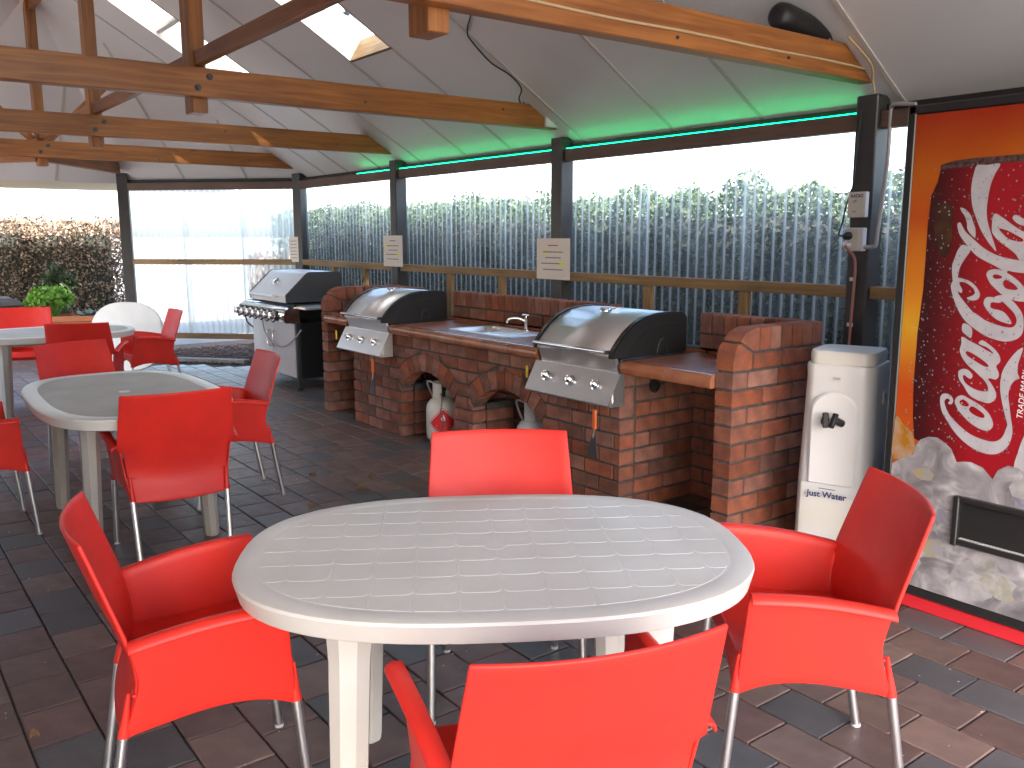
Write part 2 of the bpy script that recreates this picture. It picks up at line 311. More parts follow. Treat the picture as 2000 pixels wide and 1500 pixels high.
VEND = {"W":[[[-0.213,1.794],[-0.176,1.793],[-0.131,1.795],[-0.146,1.76],[-0.158,1.722],[-0.164,1.675],[-0.165,1.631],[-0.159,1.591],[-0.145,1.551],[-0.118,1.481],[-0.135,1.495],[-0.152,1.515],[-0.179,1.555],[-0.199,1.596],[-0.217,1.64],[-0.227,1.689],[-0.228,1.729],[-0.223,1.765]],[[-0.262,1.641],[-0.242,1.633],[-0.222,1.612],[-0.21,1.584],[-0.2,1.559],[-0.199,1.529],[-0.214,1.539],[-0.23,1.56],[-0.234,1.584],[-0.244,1.609],[-0.259,1.629]],[[-0.269,1.58],[-0.259,1.585],[-0.25,1.572],[-0.236,1.551],[-0.209,1.527],[-0.17,1.495],[-0.129,1.471],[-0.085,1.456],[-0.031,1.447],[0.018,1.442],[0.06,1.455],[0.059,1.424],[0.018,1.399],[-0.015,1.402],[-0.05,1.405],[-0.071,1.409],[-0.076,1.396],[-0.092,1.411],[-0.121,1.427],[-0.154,1.442],[-0.188,1.462],[-0.214,1.486],[-0.236,1.511],[-0.255,1.535],[-0.265,1.556]],[[-0.137,1.615],[-0.101,1.598],[-0.068,1.574],[-0.028,1.55],[-0.011,1.562],[-0.05,1.578],[-0.071,1.598],[-0.06,1.61],[-0.029,1.593],[0.006,1.569],[0.035,1.539],[0.033,1.512],[0.009,1.496],[0.015,1.473],[-0.001,1.45],[-0.031,1.447],[-0.048,1.468],[-0.072,1.488],[-0.105,1.511],[-0.13,1.535],[-0.141,1.559]],[[-0.146,1.394],[-0.141,1.406],[-0.128,1.412],[-0.104,1.413],[-0.08,1.404],[-0.052,1.389],[-0.024,1.367],[0.002,1.336],[0.011,1.313],[-0.003,1.3],[-0.033,1.301],[-0.064,1.309],[-0.097,1.331],[-0.127,1.358],[-0.14,1.378]],[[-0.242,1.502],[-0.212,1.484],[-0.228,1.453],[-0.245,1.42],[-0.251,1.382],[-0.246,1.377],[-0.208,1.367],[-0.182,1.348],[-0.166,1.326],[-0.163,1.314],[-0.17,1.299],[-0.19,1.293],[-0.211,1.301],[-0.191,1.312],[-0.182,1.323],[-0.194,1.343],[-0.22,1.359],[-0.241,1.361],[-0.243,1.353],[-0.231,1.333],[-0.233,1.32],[-0.248,1.328],[-0.265,1.353],[-0.272,1.377],[-0.277,1.419],[-0.269,1.452],[-0.259,1.482]],[[-0.275,1.339],[-0.273,1.356],[-0.265,1.363],[-0.249,1.332],[-0.241,1.312],[-0.213,1.28],[-0.186,1.252],[-0.169,1.243],[-0.135,1.222],[-0.102,1.211],[-0.067,1.203],[-0.04,1.203],[-0.027,1.214],[-0.025,1.234],[-0.037,1.257],[-0.057,1.276],[-0.082,1.297],[-0.111,1.309],[-0.08,1.319],[-0.044,1.299],[-0.021,1.276],[-0.007,1.255],[-0.0,1.228],[-0.0,1.188],[-0.012,1.167],[-0.032,1.155],[-0.062,1.149],[-0.106,1.156],[-0.143,1.17],[-0.177,1.19],[-0.208,1.212],[-0.231,1.24],[-0.243,1.26],[-0.26,1.294]],[[-0.143,1.275],[-0.147,1.291],[-0.138,1.308],[-0.111,1.309],[-0.082,1.297],[-0.093,1.29],[-0.117,1.291],[-0.122,1.28],[-0.115,1.268],[-0.071,1.257],[-0.041,1.216],[-0.088,1.225],[-0.121,1.248]],[[-0.215,1.205],[-0.183,1.189],[-0.182,1.152],[-0.199,1.159],[-0.219,1.176]],[[-0.217,1.153],[-0.185,1.139],[-0.151,1.125],[-0.117,1.108],[-0.095,1.1],[-0.118,1.12],[-0.143,1.128],[-0.153,1.135],[-0.141,1.146],[-0.12,1.137],[-0.09,1.115],[-0.072,1.092],[-0.069,1.072],[-0.081,1.054],[-0.07,1.03],[-0.07,1.014],[-0.081,1.003],[-0.101,1.006],[-0.112,0.995],[-0.133,1.006],[-0.155,1.024],[-0.181,1.042],[-0.204,1.065],[-0.216,1.085],[-0.221,1.101],[-0.217,1.127]],[[-0.22,1.012],[-0.215,1.023],[-0.201,1.03],[-0.184,1.028],[-0.169,1.016],[-0.164,1.004],[-0.173,0.994],[-0.186,1.0],[-0.195,1.006],[-0.201,1.001],[-0.193,0.981],[-0.175,0.967],[-0.145,0.955],[-0.112,0.953],[-0.103,0.964],[-0.111,0.984],[-0.129,1.004],[-0.155,1.024],[-0.134,1.014],[-0.108,1.0],[-0.093,0.986],[-0.074,0.955],[-0.074,0.93],[-0.093,0.912],[-0.117,0.912],[-0.146,0.919],[-0.172,0.933],[-0.195,0.964],[-0.214,0.987]],[[-0.224,0.899],[-0.217,0.917],[-0.197,0.927],[-0.171,0.918],[-0.145,0.907],[-0.119,0.894],[-0.093,0.872],[-0.077,0.846],[-0.074,0.825],[-0.088,0.807],[-0.112,0.805],[-0.146,0.817],[-0.177,0.838],[-0.204,0.863],[-0.218,0.883]],[[-0.282,0.895],[-0.277,0.918],[-0.26,0.925],[-0.241,0.919],[-0.23,0.903],[-0.236,0.886],[-0.249,0.887],[-0.243,0.901],[-0.255,0.906],[-0.264,0.893],[-0.256,0.868],[-0.241,0.844],[-0.218,0.822],[-0.19,0.801],[-0.155,0.781],[-0.117,0.77],[-0.08,0.766],[-0.053,0.773],[-0.035,0.794],[-0.026,0.825],[-0.023,0.84],[-0.03,0.862],[-0.039,0.889],[-0.051,0.929],[-0.06,0.97],[-0.061,1.011],[-0.055,1.044],[-0.037,1.083],[-0.016,1.114],[0.006,1.133],[0.003,1.108],[-0.005,1.071],[-0.004,1.038],[0.004,1.019],[-0.011,1.009],[-0.024,0.987],[-0.029,0.953],[-0.022,0.913],[-0.012,0.865],[-0.003,0.821],[-0.006,0.782],[-0.019,0.751],[-0.045,0.726],[-0.076,0.716],[-0.109,0.718],[-0.147,0.73],[-0.186,0.753],[-0.219,0.782],[-0.247,0.817],[-0.272,0.853]],[[0.014,0.682],[0.022,0.738],[0.038,0.807],[0.06,0.844],[0.117,0.874],[0.129,0.775],[0.11,0.702],[0.077,0.658],[0.033,0.644]]],"K":[[[-0.115,1.561],[-0.086,1.555],[-0.054,1.539],[-0.028,1.523],[-0.033,1.514],[-0.064,1.519],[-0.087,1.531]],[[-0.123,1.387],[-0.116,1.394],[-0.102,1.393],[-0.089,1.387],[-0.093,1.38],[-0.113,1.378]],[[-0.084,1.363],[-0.074,1.376],[-0.046,1.362],[-0.031,1.346],[-0.04,1.34],[-0.071,1.344]],[[-0.198,1.097],[-0.181,1.097],[-0.139,1.076],[-0.113,1.058],[-0.11,1.048],[-0.129,1.05],[-0.167,1.069],[-0.191,1.083]],[[-0.206,0.9],[-0.192,0.911],[-0.171,0.899],[-0.172,0.887],[-0.193,0.887]],[[-0.167,0.877],[-0.156,0.89],[-0.13,0.879],[-0.109,0.864],[-0.11,0.852],[-0.132,0.853],[-0.158,0.864]]],"can":[[-0.352,1.804],[-0.299,1.817],[-0.218,1.822],[-0.12,1.823],[-0.053,1.824],[0.027,1.821],[0.114,1.808],[0.2,1.781],[0.207,1.741],[0.236,1.672],[0.325,1.19],[0.353,0.97],[0.365,0.783],[0.232,0.67],[0.014,0.621],[-0.06,0.621],[-0.141,0.662],[-0.203,0.64],[-0.295,0.698],[-0.376,0.723],[-0.388,0.812],[-0.396,0.946],[-0.395,1.057],[-0.395,1.145],[-0.391,1.212],[-0.385,1.33],[-0.385,1.45],[-0.386,1.577],[-0.38,1.69],[-0.36,1.739],[-0.351,1.784]],"rim":[[-0.352,1.804],[-0.299,1.817],[-0.218,1.822],[-0.12,1.823],[-0.053,1.824],[0.027,1.821],[0.114,1.808],[0.2,1.781],[0.204,1.755],[0.117,1.782],[0.029,1.796],[-0.051,1.799],[-0.137,1.797],[-0.256,1.792],[-0.349,1.787]],"shade":[[-0.349,1.787],[-0.256,1.792],[-0.26,1.698],[-0.275,1.634],[-0.285,1.494],[-0.281,1.335],[-0.265,1.243],[-0.252,1.137],[-0.262,0.998],[-0.291,0.872],[-0.262,0.722],[-0.295,0.698],[-0.376,0.723],[-0.388,0.812],[-0.396,0.946],[-0.395,1.057],[-0.395,1.145],[-0.391,1.212],[-0.385,1.33],[-0.385,1.45],[-0.386,1.577],[-0.38,1.69],[-0.36,1.739],[-0.351,1.784]],"ice":[[-0.491,0.525],[-0.475,0.617],[-0.419,0.635],[-0.373,0.657],[-0.367,0.695],[-0.348,0.724],[-0.315,0.741],[-0.28,0.744],[-0.249,0.729],[-0.221,0.708],[-0.197,0.661],[-0.169,0.669],[-0.141,0.672],[-0.096,0.659],[-0.072,0.636],[-0.057,0.622],[-0.042,0.66],[-0.007,0.686],[0.03,0.684],[0.067,0.666],[0.108,0.709],[0.157,0.713],[0.198,0.684],[0.26,0.719]],"amber":[[-0.471,0.631],[-0.485,0.754],[-0.478,0.792],[-0.45,0.803],[-0.416,0.766],[-0.393,0.751],[-0.375,0.724],[-0.371,0.669],[-0.406,0.638]],"brown":[[-0.369,1.661],[-0.293,1.648],[-0.291,1.577],[-0.289,1.494],[-0.311,1.452],[-0.34,1.493],[-0.364,1.577]]}
# ------------------------------------------------------------------ ground and paving
T31 = math.tan(R(31)); RY = 1.77; WY = 4.5
def RZ(y): return 2.22 + (4.6 - abs(y-RY) - RY)*T31
ZR = RZ(RY)
struct(MB().add([(-900, -900, -.04), (900, -900, -.04), (900, 900, -.04), (-900, 900, -.04)], [(0, 1, 2, 3)]).build('ground', 'ground'))
def sheet(name, poly, z, m):
    return struct(MB().add([(x, y, z) for x, y in poly], [tuple(range(len(poly)))]).build(name, m))
sheet('garden_soil', [(-13.2, 2.4), (-11.0, 2.4), (-9.6, 4.42), (4, 4.42), (4, 7.2), (-11, 7.2), (-13.2, 5)], -.028, 'soil')
pav = sheet('paving', [(-14.5, -1.6), (3.2, -1.6), (3.2, 4.42), (-9.75, 4.42), (-11.9, 2.28), (-14.5, 2.28)], -.011, 'sand')
PX, PY = .2365, .1955
cells = []
for k in range(-19, 12):
    y = 2.08 + k*PY + PY/2
    x0 = -1.546 + (PX/2 if k % 2 else 0)
    for j in range(-56, 21):
        x = x0 + j*PX + PX/2
        if x > 3.1 or y > 4.3 or y < -1.5: continue
        if x - y < -14.05 and y > 2.2: continue
        cells.append((x, y, random.choices(('paver_b', 'paver_t', 'paver_c'), (.52, .22, .26))[0]))
def vis(c):
    p = project((c[0], c[1], 0))
    if not p or not (-40 < p[0] < 2040 and 600 < p[1] < 1540): return 99
    return p[2]
cells.sort(key=vis)
PME = {m: MB().cbox((0, 0, 0), (PX-.006, PY-.006, .05), .0035).mesh('paver', m) for m in ('paver_b', 'paver_t', 'paver_c')}
far = MB(); names = ['paver_b', 'paver_t', 'paver_c']
for i, (x, y, m) in enumerate(cells):
    dz = random.uniform(-.0012, .0012)
    if i < 300:
        o = link('paver', PME[m], pav, (x, y, -.025+dz)); o.rotation_euler = (random.gauss(0, .003), random.gauss(0, .003), random.gauss(0, .004))
    else:
        far.cbox((x, y, -.025+dz), (PX-.006, PY-.006, .05), .0035, random.gauss(0, .004), names.index(m))
stuff(far.build('distant_pavers', names, pav))
tag(MB().cbox((0, 0, 0), (1.0, .14, .05), .008).build('garden_edging', 'concrete', None, (-11.03, 3.62, .0)), 'grey concrete edging plank lying on the mulch bed', 'edging').rotation_euler = (0, 0, R(40))

# ------------------------------------------------------------------ pavilion
pv = thing('pavilion', 'open timber pavilion with orange tie beams, dark posts and clear corrugated walls', 'pavilion', (-5, RY, 0))
nrm = lambda s: Vector((0, s*math.sin(R(31)), math.cos(R(31))))
def roof_piece(name, poly, n, th, m='ceiling'):
    me = MB().prism(poly, Vector(n)*th).mesh(name, m); c = Vector(poly[0])
    return link(name, me, pv, (0, 0, 0))
JX = [-10.13, -9.55, -9.0, -8.28, -7.45, -6.67, -6.0, -5.1, -4.22, -3.5, -2.6, -1.7, -.8, .1, 1.0, 1.8, 2.5]
EY = 2.89                                             # eave distance from the ridge line
holes = {(-9.0, -8.28), (-6.67, -6.0)}
S0, S1 = 3.45, 1.98
for s in (1, -1):
    P = lambda x, d: (x, RY+s*d, ZR - d*T31)
    for a, b in zip(JX[:-1], JX[1:]):
        a2, b2 = a+.0012, b-.0012
        segs = [(0, S1-RY), (S0-RY, EY)] if (s == 1 and (a, b) in holes) else [(0, 1.683), (1.6835, EY)]
        for d0, d1 in segs:
            roof_piece('ceiling_panel', [P(a2, d0), P(b2, d0), P(b2, d1), P(a2, d1)], nrm(s), .07)
    for x in JX[1:-1]:
        q = nrm(s)*-.005; p0, p1 = Vector(P(x, .05))+q, Vector(P(x, EY-.03))+q
        if s == 1 and x in (-9.0, -8.28, -6.67, -6.0): p0 = Vector(P(x, S0-RY))+q
        beam('joint_trim', p0, p1, .028, .008, 'trim', pv, .002)
for a, b in holes:                                    # skylight shafts
    U = lambda x, y, h: Vector((x, y, RZ(y))) + nrm(1)*h
    for nm, (x0, y0, x1, y1) in {'skylight_jamb': (a, S0, a, S1), 'skylight_jamb.001': (b, S0, b, S1), 'skylight_sill': (a, S0, b, S0), 'skylight_head': (a, S1, b, S1)}.items():
        inn = Vector((((a+b)/2-(x0+x1)/2), ((S0+S1)/2-(y0+y1)/2), 0)).normalized()
        off = inn*.018 if abs(inn.x) > .5 else Vector((0, inn.y*.018, -inn.y*.018*T31))
        MB().prism([U(x0, y0, -.004), U(x1, y1, -.004), U(x1, y1, .20), U(x0, y0, .20)], off).build(nm.split('.')[0], 'treated' if 'sill' in nm else 'trim', pv)
    beam('skylight_batten', U(a+.02, 2.62, .05), U(b-.02, 2.62, .05), .06, .035, 'trim', pv)
    MB().prism([U(a-.02, S0+.02, .203), U(b+.02, S0+.02, .203), U(b+.02, S1-.02, .203), U(a-.02, S1-.02, .203)], nrm(1)*.003).build('skylight_sheet', 'skylight', pv)
for s in (1, -1):                                      # roof sheets over the panels, open above the skylights
    for a, b in ((-10.13, -9.03), (-8.25, -6.70), (-5.97, 2.5)) if s == 1 else ((-10.13, 2.5),):
        q = nrm(s)*.08
        roof_piece('roof_sheet', [Vector((x, RY+s*d, ZR-d*T31))+q for x, d in ((a, -.03), (b, -.03), (b, EY), (a, EY))], nrm(s), .004, 'roofmetal')
MB().prism([(-10.13, RY-.15, ZR+.03), (-10.13, RY, ZR+.13), (-10.13, RY+.15, ZR+.03), (-10.13, RY, ZR+.10)], (12.63, 0, 0)).build('ridge_cap', 'roofmetal', pv)
# hipped half-octagon end
AP = Vector((-10.13, RY, ZR)); k8 = EY/2.73
ring = [(-10.13, 4.5), (-11.73, 2.9), (-11.73, .64), (-10.13, -.96)]
for (x0, y0), (x1, y1) in zip(ring[:-1], ring[1:]):
    e0 = AP + (Vector((x0, y0, RZ(4.5)))-AP)*k8; e1 = AP + (Vector((x1, y1, RZ(4.5)))-AP)*k8
    ax = (e1-e0).normalized(); L8 = (e1-e0).length; h = AP-e0; u = h.dot(ax); vv = (h-ax*u); hv = vv.length; ay = vv/hv; n8 = ax.cross(ay)
    if n8.z < 0: n8 = -n8
    tri = [(0, 0), (L8, 0), (u, hv)]
    for q in range(3):
        pl = clip(clip(tri, -1, 0, -(L8*q/3+.003)), 1, 0, L8*(q+1)/3-.003)
        roof_piece('ceiling_panel', [e0+ax*p[0]+ay*p[1] for p in pl], n8, .07)
    for q in (1, 2):
        xq = L8*q/3; hq = hv*(xq/u if xq < u else (L8-xq)/(L8-u))
        beam('joint_trim', e0+ax*xq+ay*.02-n8*.004, e0+ax*xq+ay*(hq-.05)-n8*.004, .028, .008, 'trim', pv, .002)
# posts
def post(x, y, rz=0, top=2.27):
    o = MB().cbox((0, 0, 0), (.125, .125, top+.03), .006).build('post', 'post', pv, (x, y, (top-.03)/2)); o.rotation_euler = (0, 0, rz); return o
TX = [-10.13, -7.79, -5.29, -2.73, -.23, 1.75]
for x in TX:
    post(x, WY, R(22.5) if x == -10.13 else 0); post(x, 2*RY-WY)
post(-11.73, 2.9, R(-22.5), 2.3); post(-11.73, .64, R(22.5), 2.3)
# trusses
def tie(x):
    z0, z1, w = 2.325, 2.487, .085; b = 4.6-(z0-2.22)/T31-RY-.004; t = 4.6-(z1-2.22)/T31-RY-.004
    me = MB().prism([(-b, -w/2, z0-2.406), (b, -w/2, z0-2.406), (t, -w/2, z1-2.406), (-t, -w/2, z1-2.406)], (0, w, 0)).mesh('tie_beam', 'pine')
    bm = bmesh.new(); bm.from_mesh(me); bmesh.ops.bevel(bm, geom=bm.edges[:], offset=.004, segments=1, affect='EDGES'); bm.to_mesh(me); bm.free()
    o = link('tie_beam', me, pv, (x, RY, 2.406)); o.rotation_euler = (0, 0, R(90)); return o
bolt = MB().lathe([(.019, 0), (.019, .006), (.011, .006), (.011, .018)], 12).mesh('bolt', 'dkgrey', 40)
for x in TX:
    t = tie(x)
    xh = x-.09
    beam('king_post', (xh, RY, 2.245), (xh, RY, ZR-.02), .135, .09, 'pine', pv).rotation_quaternion
    for dy, z in ((-.03, 2.375), (.04, 2.44)):
        o = link('bolt', bolt, pv, (x+.0425, RY+dy, z)); o.rotation_euler = (0, R(90), 0)
    for dy in (-1.35, 1.1, 2.05):
        o = link('bolt', bolt, pv, (x+.0425, RY+dy+random.uniform(-.15, .15), 2.35+random.uniform(0, .1))); o.rotation_euler = (0, R(90), 0); o.scale = (.45, .45, .5)
for a, b in zip(TX[:-1], TX[1:]):
    beam('binder', (a-.04, RY, 2.545), (b-.14, RY, 2.545), .045, .085, 'pinedark', pv)
for sx in (1,):
    for sy in (1, -1):
        beam('brace', (-10.22, RY+sy*.07, 2.50), (-10.22, RY+sy*.85, 3.28), .045, .07, 'pine', pv)
beam('ridge_beam', (-10.1, RY, ZR-.12), (2.5, RY, ZR-.12), .045, .14, 'pinedark', pv)
for y1 in (2.9, .64):                                  # hip ties to the end posts
    d = Vector((-11.73, y1, 0))-Vector((-10.13, RY, 0))
    beam('hip_tie', (-10.24, RY+d.y*.03, 2.36), (-10.13+d.x*.93, RY+d.y*.93, 2.36), .07, .14, 'pinedark', pv)
# eave beams, rails, stubs, sheets
def wall(p, q, sheets=True, z0=.12, low=None, sheet_mat='poly'):
    p, q = Vector((*p, 0)), Vector((*q, 0)); d = (q-p).normalized(); n = Vector((-d.y, d.x, 0)); L = (q-p).length
    if n.dot(Vector((-5, RY, 0))-p) > 0: n = -n
    a, b = p+d*.066, q-d*.066; Z = lambda z: Vector((0, 0, z))
    beam('eave_beam', a+Z(2.14), b+Z(2.14), .07, .09, 'fascia', pv)
    beam('eave_gap_shade', a+Z(2.206)+n*.03, b+Z(2.206)+n*.03, .03, .035, 'blackm', pv)  # black strip painted in as the shaded gap over the beam
    if not sheets: return
    beam('rail', a+Z(1.228), b+Z(1.228), .07, .066, 'treated', pv)
    if low: beam('rail', a+Z(low), b+Z(low), .07, .066, 'treated', pv)
    else:
        for f in (.36, .70): beam('stud', a+(b-a)*f+Z(.0), a+(b-a)*f+Z(1.192), .07, .045, 'treated', pv)
    ns = max(1, round(L/.83)); w = L/ns
    for i in range(ns):
        m = MB(); off = .052 + (.005 if i % 2 else 0); x0, x1 = max(0, i*w-.04), min(L, (i+1)*w+.04)
        nseg = int((x1-x0)/.0095)
        def fn(u, v):
            s = x0+(x1-x0)*u; c = p+d*s+n*(off+.008*math.sin(2*math.pi*s/.076))
            return (c.x, c.y, z0+(2.18-z0)*v)
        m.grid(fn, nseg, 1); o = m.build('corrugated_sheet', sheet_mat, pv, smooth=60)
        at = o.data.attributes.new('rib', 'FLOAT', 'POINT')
        at.data.foreach_set('value', [max(0., math.sin(2*math.pi*(x0+(x1-x0)*(j % (nseg+1))/nseg)/.076))**4 for j in range(2*(nseg+1))])  # bright vertical lines put into the sheet: crests made more translucent
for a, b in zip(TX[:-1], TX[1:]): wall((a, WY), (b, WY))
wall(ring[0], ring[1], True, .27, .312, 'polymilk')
for a, b in zip(TX[:-1], TX[1:]): wall((a, 2*RY-WY), (b, 2*RY-WY), False)
wall((-11.73, .64), (-10.13, -.96), False)
for a, b in zip(TX[1:3], TX[2:4]):
    MB().tube([(a+.08, 4.474, 2.1865), (b-.08, 4.474, 2.1865)], .0030, 8).build('led_strip', 'led', pv)
MB().tube([(-8.6, 4.474, 2.1865), (-7.87, 4.474, 2.1865)], .0030, 8).build('led_strip', 'led', pv)

for i in range(14):                                    # unseen board wall added to shade the paving at left
    z = .06+.15*i
    MB().cbox((0, 0, 0), (7.6, .02, .147), .003).build('shade_board', 'wallpaint', pv, (-4.0, -.99, z+.07)).rotation_euler = (R(-5), 0, 0)
# ------------------------------------------------------------------ shade sail beyond the pavilion
m = MB(); m.grid(lambda u, v: (-12.05-2.5*u, -4+9.0*v, 2.29-.07*u-.05*math.sin(math.pi*v)*math.sin(math.pi*u)), 8, 8)
m.prism([(-12.03, -4, 2.25), (-12.03, 5, 2.25), (-12.03, 5, 2.30), (-12.03, -4, 2.30)], (-.03, 0, 0))
ss = m.build('shade_sail', 'sail'); tag(ss, 'cream shade sail stretched beyond the far open end', 'shade sail')

# ------------------------------------------------------------------ hedges
def leafmesh(name, pts, size, m, parent, asp=.55):
    n = len(pts); a = rng.normal(size=(n, 3)); a /= np.linalg.norm(a, axis=1)[:, None]
    b = rng.normal(size=(n, 3)); b -= a*(a*b).sum(1)[:, None]; b /= np.linalg.norm(b, axis=1)[:, None]
    sz = size*rng.uniform(.6, 1.4, n)[:, None]; c = np.cross(a, b)*sz*.12
    v = np.stack([pts-a*sz*.5, pts+b*sz*asp*.5+c, pts+a*sz*.5, pts-b*sz*asp*.5+c], 1).reshape(-1, 3)
    me = bpy.data.meshes.new(name); me.vertices.add(4*n); me.vertices.foreach_set('co', v.ravel().astype(np.float32))
    me.loops.add(4*n); me.loops.foreach_set('vertex_index', np.arange(4*n, dtype=np.int32)); me.polygons.add(n)
    me.polygons.foreach_set('loop_start', np.arange(0, 4*n, 4, dtype=np.int32)); me.update(calc_edges=True); me.materials.append(MT[m])
    o = link(name, me, parent); return o
def hedge(name, label, x0, x1, y0, y1, h, n, m, size):
    t = thing(name, label, 'hedge', ((x0+x1)/2, (y0+y1)/2, 0))
    w = np.array([(x1-x0)*h, (x1-x0)*h, (y1-y0)*h, (y1-y0)*h, (x1-x0)*(y1-y0)]); face = rng.choice(5, n, p=w/w.sum())
    u, q = rng.uniform(0, 1, n), rng.uniform(0, 1, n); dep = np.abs(rng.normal(0, .14, n))-.04
    X = np.where(face == 2, x0+dep, np.where(face == 3, x1-dep, x0+(x1-x0)*u)); Y = np.where(face == 0, y0+dep, np.where(face == 1, y1-dep, y0+(y1-y0)*(np.where(face == 4, q, u))))
    Z = np.where(face == 4, h-dep, h*q)
    bump = .05*np.sin(X*2.1+1)*np.sin(Y*2.3)+.05*np.sin(X*5.3+Z*4)*np.sin(Y*4.7+Z*3)+.05*np.sin(X*11+Y*9)
    Z = Z + bump*(Z/h); Y = Y + bump*np.where(face == 0, -1, .3); X = X + bump*np.where(face == 3, 1, .3)
    leafmesh('foliage', np.stack([X, Y, Z], 1), size, m, t)
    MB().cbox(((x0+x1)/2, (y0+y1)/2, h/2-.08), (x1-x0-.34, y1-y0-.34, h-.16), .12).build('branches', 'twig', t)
    return t
hedge('hedge', 'clipped green hedge behind the clear corrugated wall', -12.4, 3, 5.02, 6.2, 1.83, 150000, 'leafg', .042)
hedge('hedge', 'low sunlit garden hedge seen dimly through the end wall', -17.5, -13.6, 6.6, 7.6, 1.15, 9000, 'leafb', .08)
hedge('hedge', 'bronze leaved hedge behind the planter trough at far left', -16.4, -15.2, -6, 3.75, 1.75, 60000, 'leafb', .055)
# ------------------------------------------------------------------ brick barbecue bench
CZ = .089; BL, BH, BT = .228, .076, .11; JT = .013
FX0, FX1, FY = -6.62, -3.44, 3.36
WL, WR = -7.105, -2.788                                # inner faces of the two end walls
bench = thing('barbecue_bench', 'red brick barbecue bench with two arches, tiled counter and end walls', 'bench', ((WL+WR)/2, 3.7, 0))
CACHE = {}; NB = [0]; extra = MB()
def brick(c, d, seen=True, parent=bench):
    d = tuple(round(x, 3) for x in d)
    c = (c[0]+random.uniform(-.0012, .0012), c[1]+random.uniform(-.0015, .0015), c[2])
    if not seen: extra.cbox(c, d, .004); return
    if d not in CACHE: CACHE[d] = MB().cbox((0, 0, 0), d, .004).mesh('brick', 'brick')
    o = link('brick', CACHE[d], parent, c); o.rotation_euler = (random.gauss(0, .004), random.gauss(0, .004), random.gauss(0, .004)); NB[0] += 1
def brickpoly(poly, y0, th, axis='y'):
    if axis == 'y': pts = [(x, y0, z) for x, z in poly]; off = (0, th, 0)
    else: pts = [(y0, y, z) for y, z in poly]; off = (th, 0, 0)
    c = sum((Vector(p) for p in pts), Vector())/len(pts)
    me = MB().prism([Vector(p)-c for p in pts], off).mesh('brick', 'brick')
    bm = bmesh.new(); bm.from_mesh(me); bmesh.ops.bevel(bm, geom=bm.edges[:], offset=.0035, segments=1, affect='EDGES'); bm.to_mesh(me); bm.free()
    link('brick', me, bench, c); NB[0] += 1
# arch boundary (half width at height z)
AC = (-5.475, -4.51); HS, SP, RI = .355, .40, .484; ZC = SP-math.sqrt(RI*RI-HS*HS); RO = RI+.128; HA = math.asin(HS/RI)
XO, ZO = RO*math.sin(HA), ZC+RO*math.cos(HA)
def half(z):
    if z < SP: return HS
    if z < ZO: return HS+(XO-HS)*(z-SP)/(ZO-SP)
    q = RO*RI*0+RO*RO-(z-ZC)**2
    return math.sqrt(q) if q > 0 else -1
def course_cuts(x0, x1, z0, z1):
    """trim a brick's x-range by the two arches; returns list of quads (xz)"""
    segs = [((x0, x1), (x0, x1))]                      # (bottom range, top range)
    for ac in AC:
        hb, ht = half(z0), half(z1); new = []
        for (b0, b1), (t0, t1) in segs:
            hm = max(hb, ht)
            if hm < 0 or b1 < ac-hm-.01 or b0 > ac+hm+.01: new.append(((b0, b1), (t0, t1))); continue
            hb2 = hb+.008 if hb > 0 else 0; ht2 = ht+.008 if ht > 0 else 0
            if b0 < ac-hb2 or t0 < ac-ht2:
                new.append(((b0, max(b0, min(b1, ac-hb2))), (t0, max(t0, min(t1, ac-ht2)))))
            if b1 > ac+hb2 or t1 > ac+ht2:
                new.append(((min(b1, max(b0, ac+hb2)), b1), (min(t1, max(t0, ac+ht2)), t1)))
        segs = new
    return segs
for k in range(9):
    z0 = k*CZ+.004; z1 = z0+BH
    x = FX0; first = True
    ln = BL if k % 2 == 0 else BT
    while x < FX1-.02:
        x1 = min(x+ln, FX1); x1 = FX1 if FX1-x1 < .06 else x1
        full = True
        a_, b_ = x, x1
        if k in (6, 7): a_, b_ = max(x, -5.99), min(x1, -4.08)
        for (b0, b1), (t0, t1) in (course_cuts(a_, b_, z0, z1) if b_-a_ > .03 else []):
            wb, wt = b1-b0, t1-t0
            if max(wb, wt) < .025: continue
            if abs(wb-(b_-a_)) < 1e-6 and abs(wt-(b_-a_)) < 1e-6: brick(((a_+b_)/2, FY+BT/2, (z0+z1)/2), (b_-a_, BT, BH))
            else:
                pl = [(b0, z0), (b1, z0), (t1, z1), (t0, z1)]
                if wb < .012: pl = [(b0, z0), (t1, z1), (t0, z1)]
                if wt < .012: pl = [(b0, z0), (b1, z0), (t0, z1)]
                brickpoly(pl, FY, BT)
        x = x1+JT; ln = BL
for x0, x1 in ((-4.07, FX1), (FX0, -6.0)):             # soldiers under the burners
    n = round((x1-x0)/.087); p = (x1-x0)/n
    for i in range(n): brick((x0+p*(i+.5), FY+BT/2, 6*CZ+.004+.084), (p-.012, BT, .168 if i % 2 else .166))
for ac in AC:                                          # voussoirs
    nv = 10
    for i in range(nv):
        a0 = -HA+2*HA*i/nv+.011; a1 = -HA+2*HA*(i+1)/nv-.011
        brickpoly([(ac+RI*math.sin(a0), ZC+RI*math.cos(a0)), (ac+RI*math.sin(a1), ZC+RI*math.cos(a1)), (ac+(RO-.006)*math.sin(a1), ZC+(RO-.006)*math.cos(a1)), (ac+(RO-.006)*math.sin(a0), ZC+(RO-.006)*math.cos(a0))], FY-.003, BT)
    for k in range(4):                                 # reveal behind the left jamb
        brick((ac-HS-.008-BT/2, FY+BT+JT+BL/2, k*CZ+.004+BH/2), (BT, BL, BH))
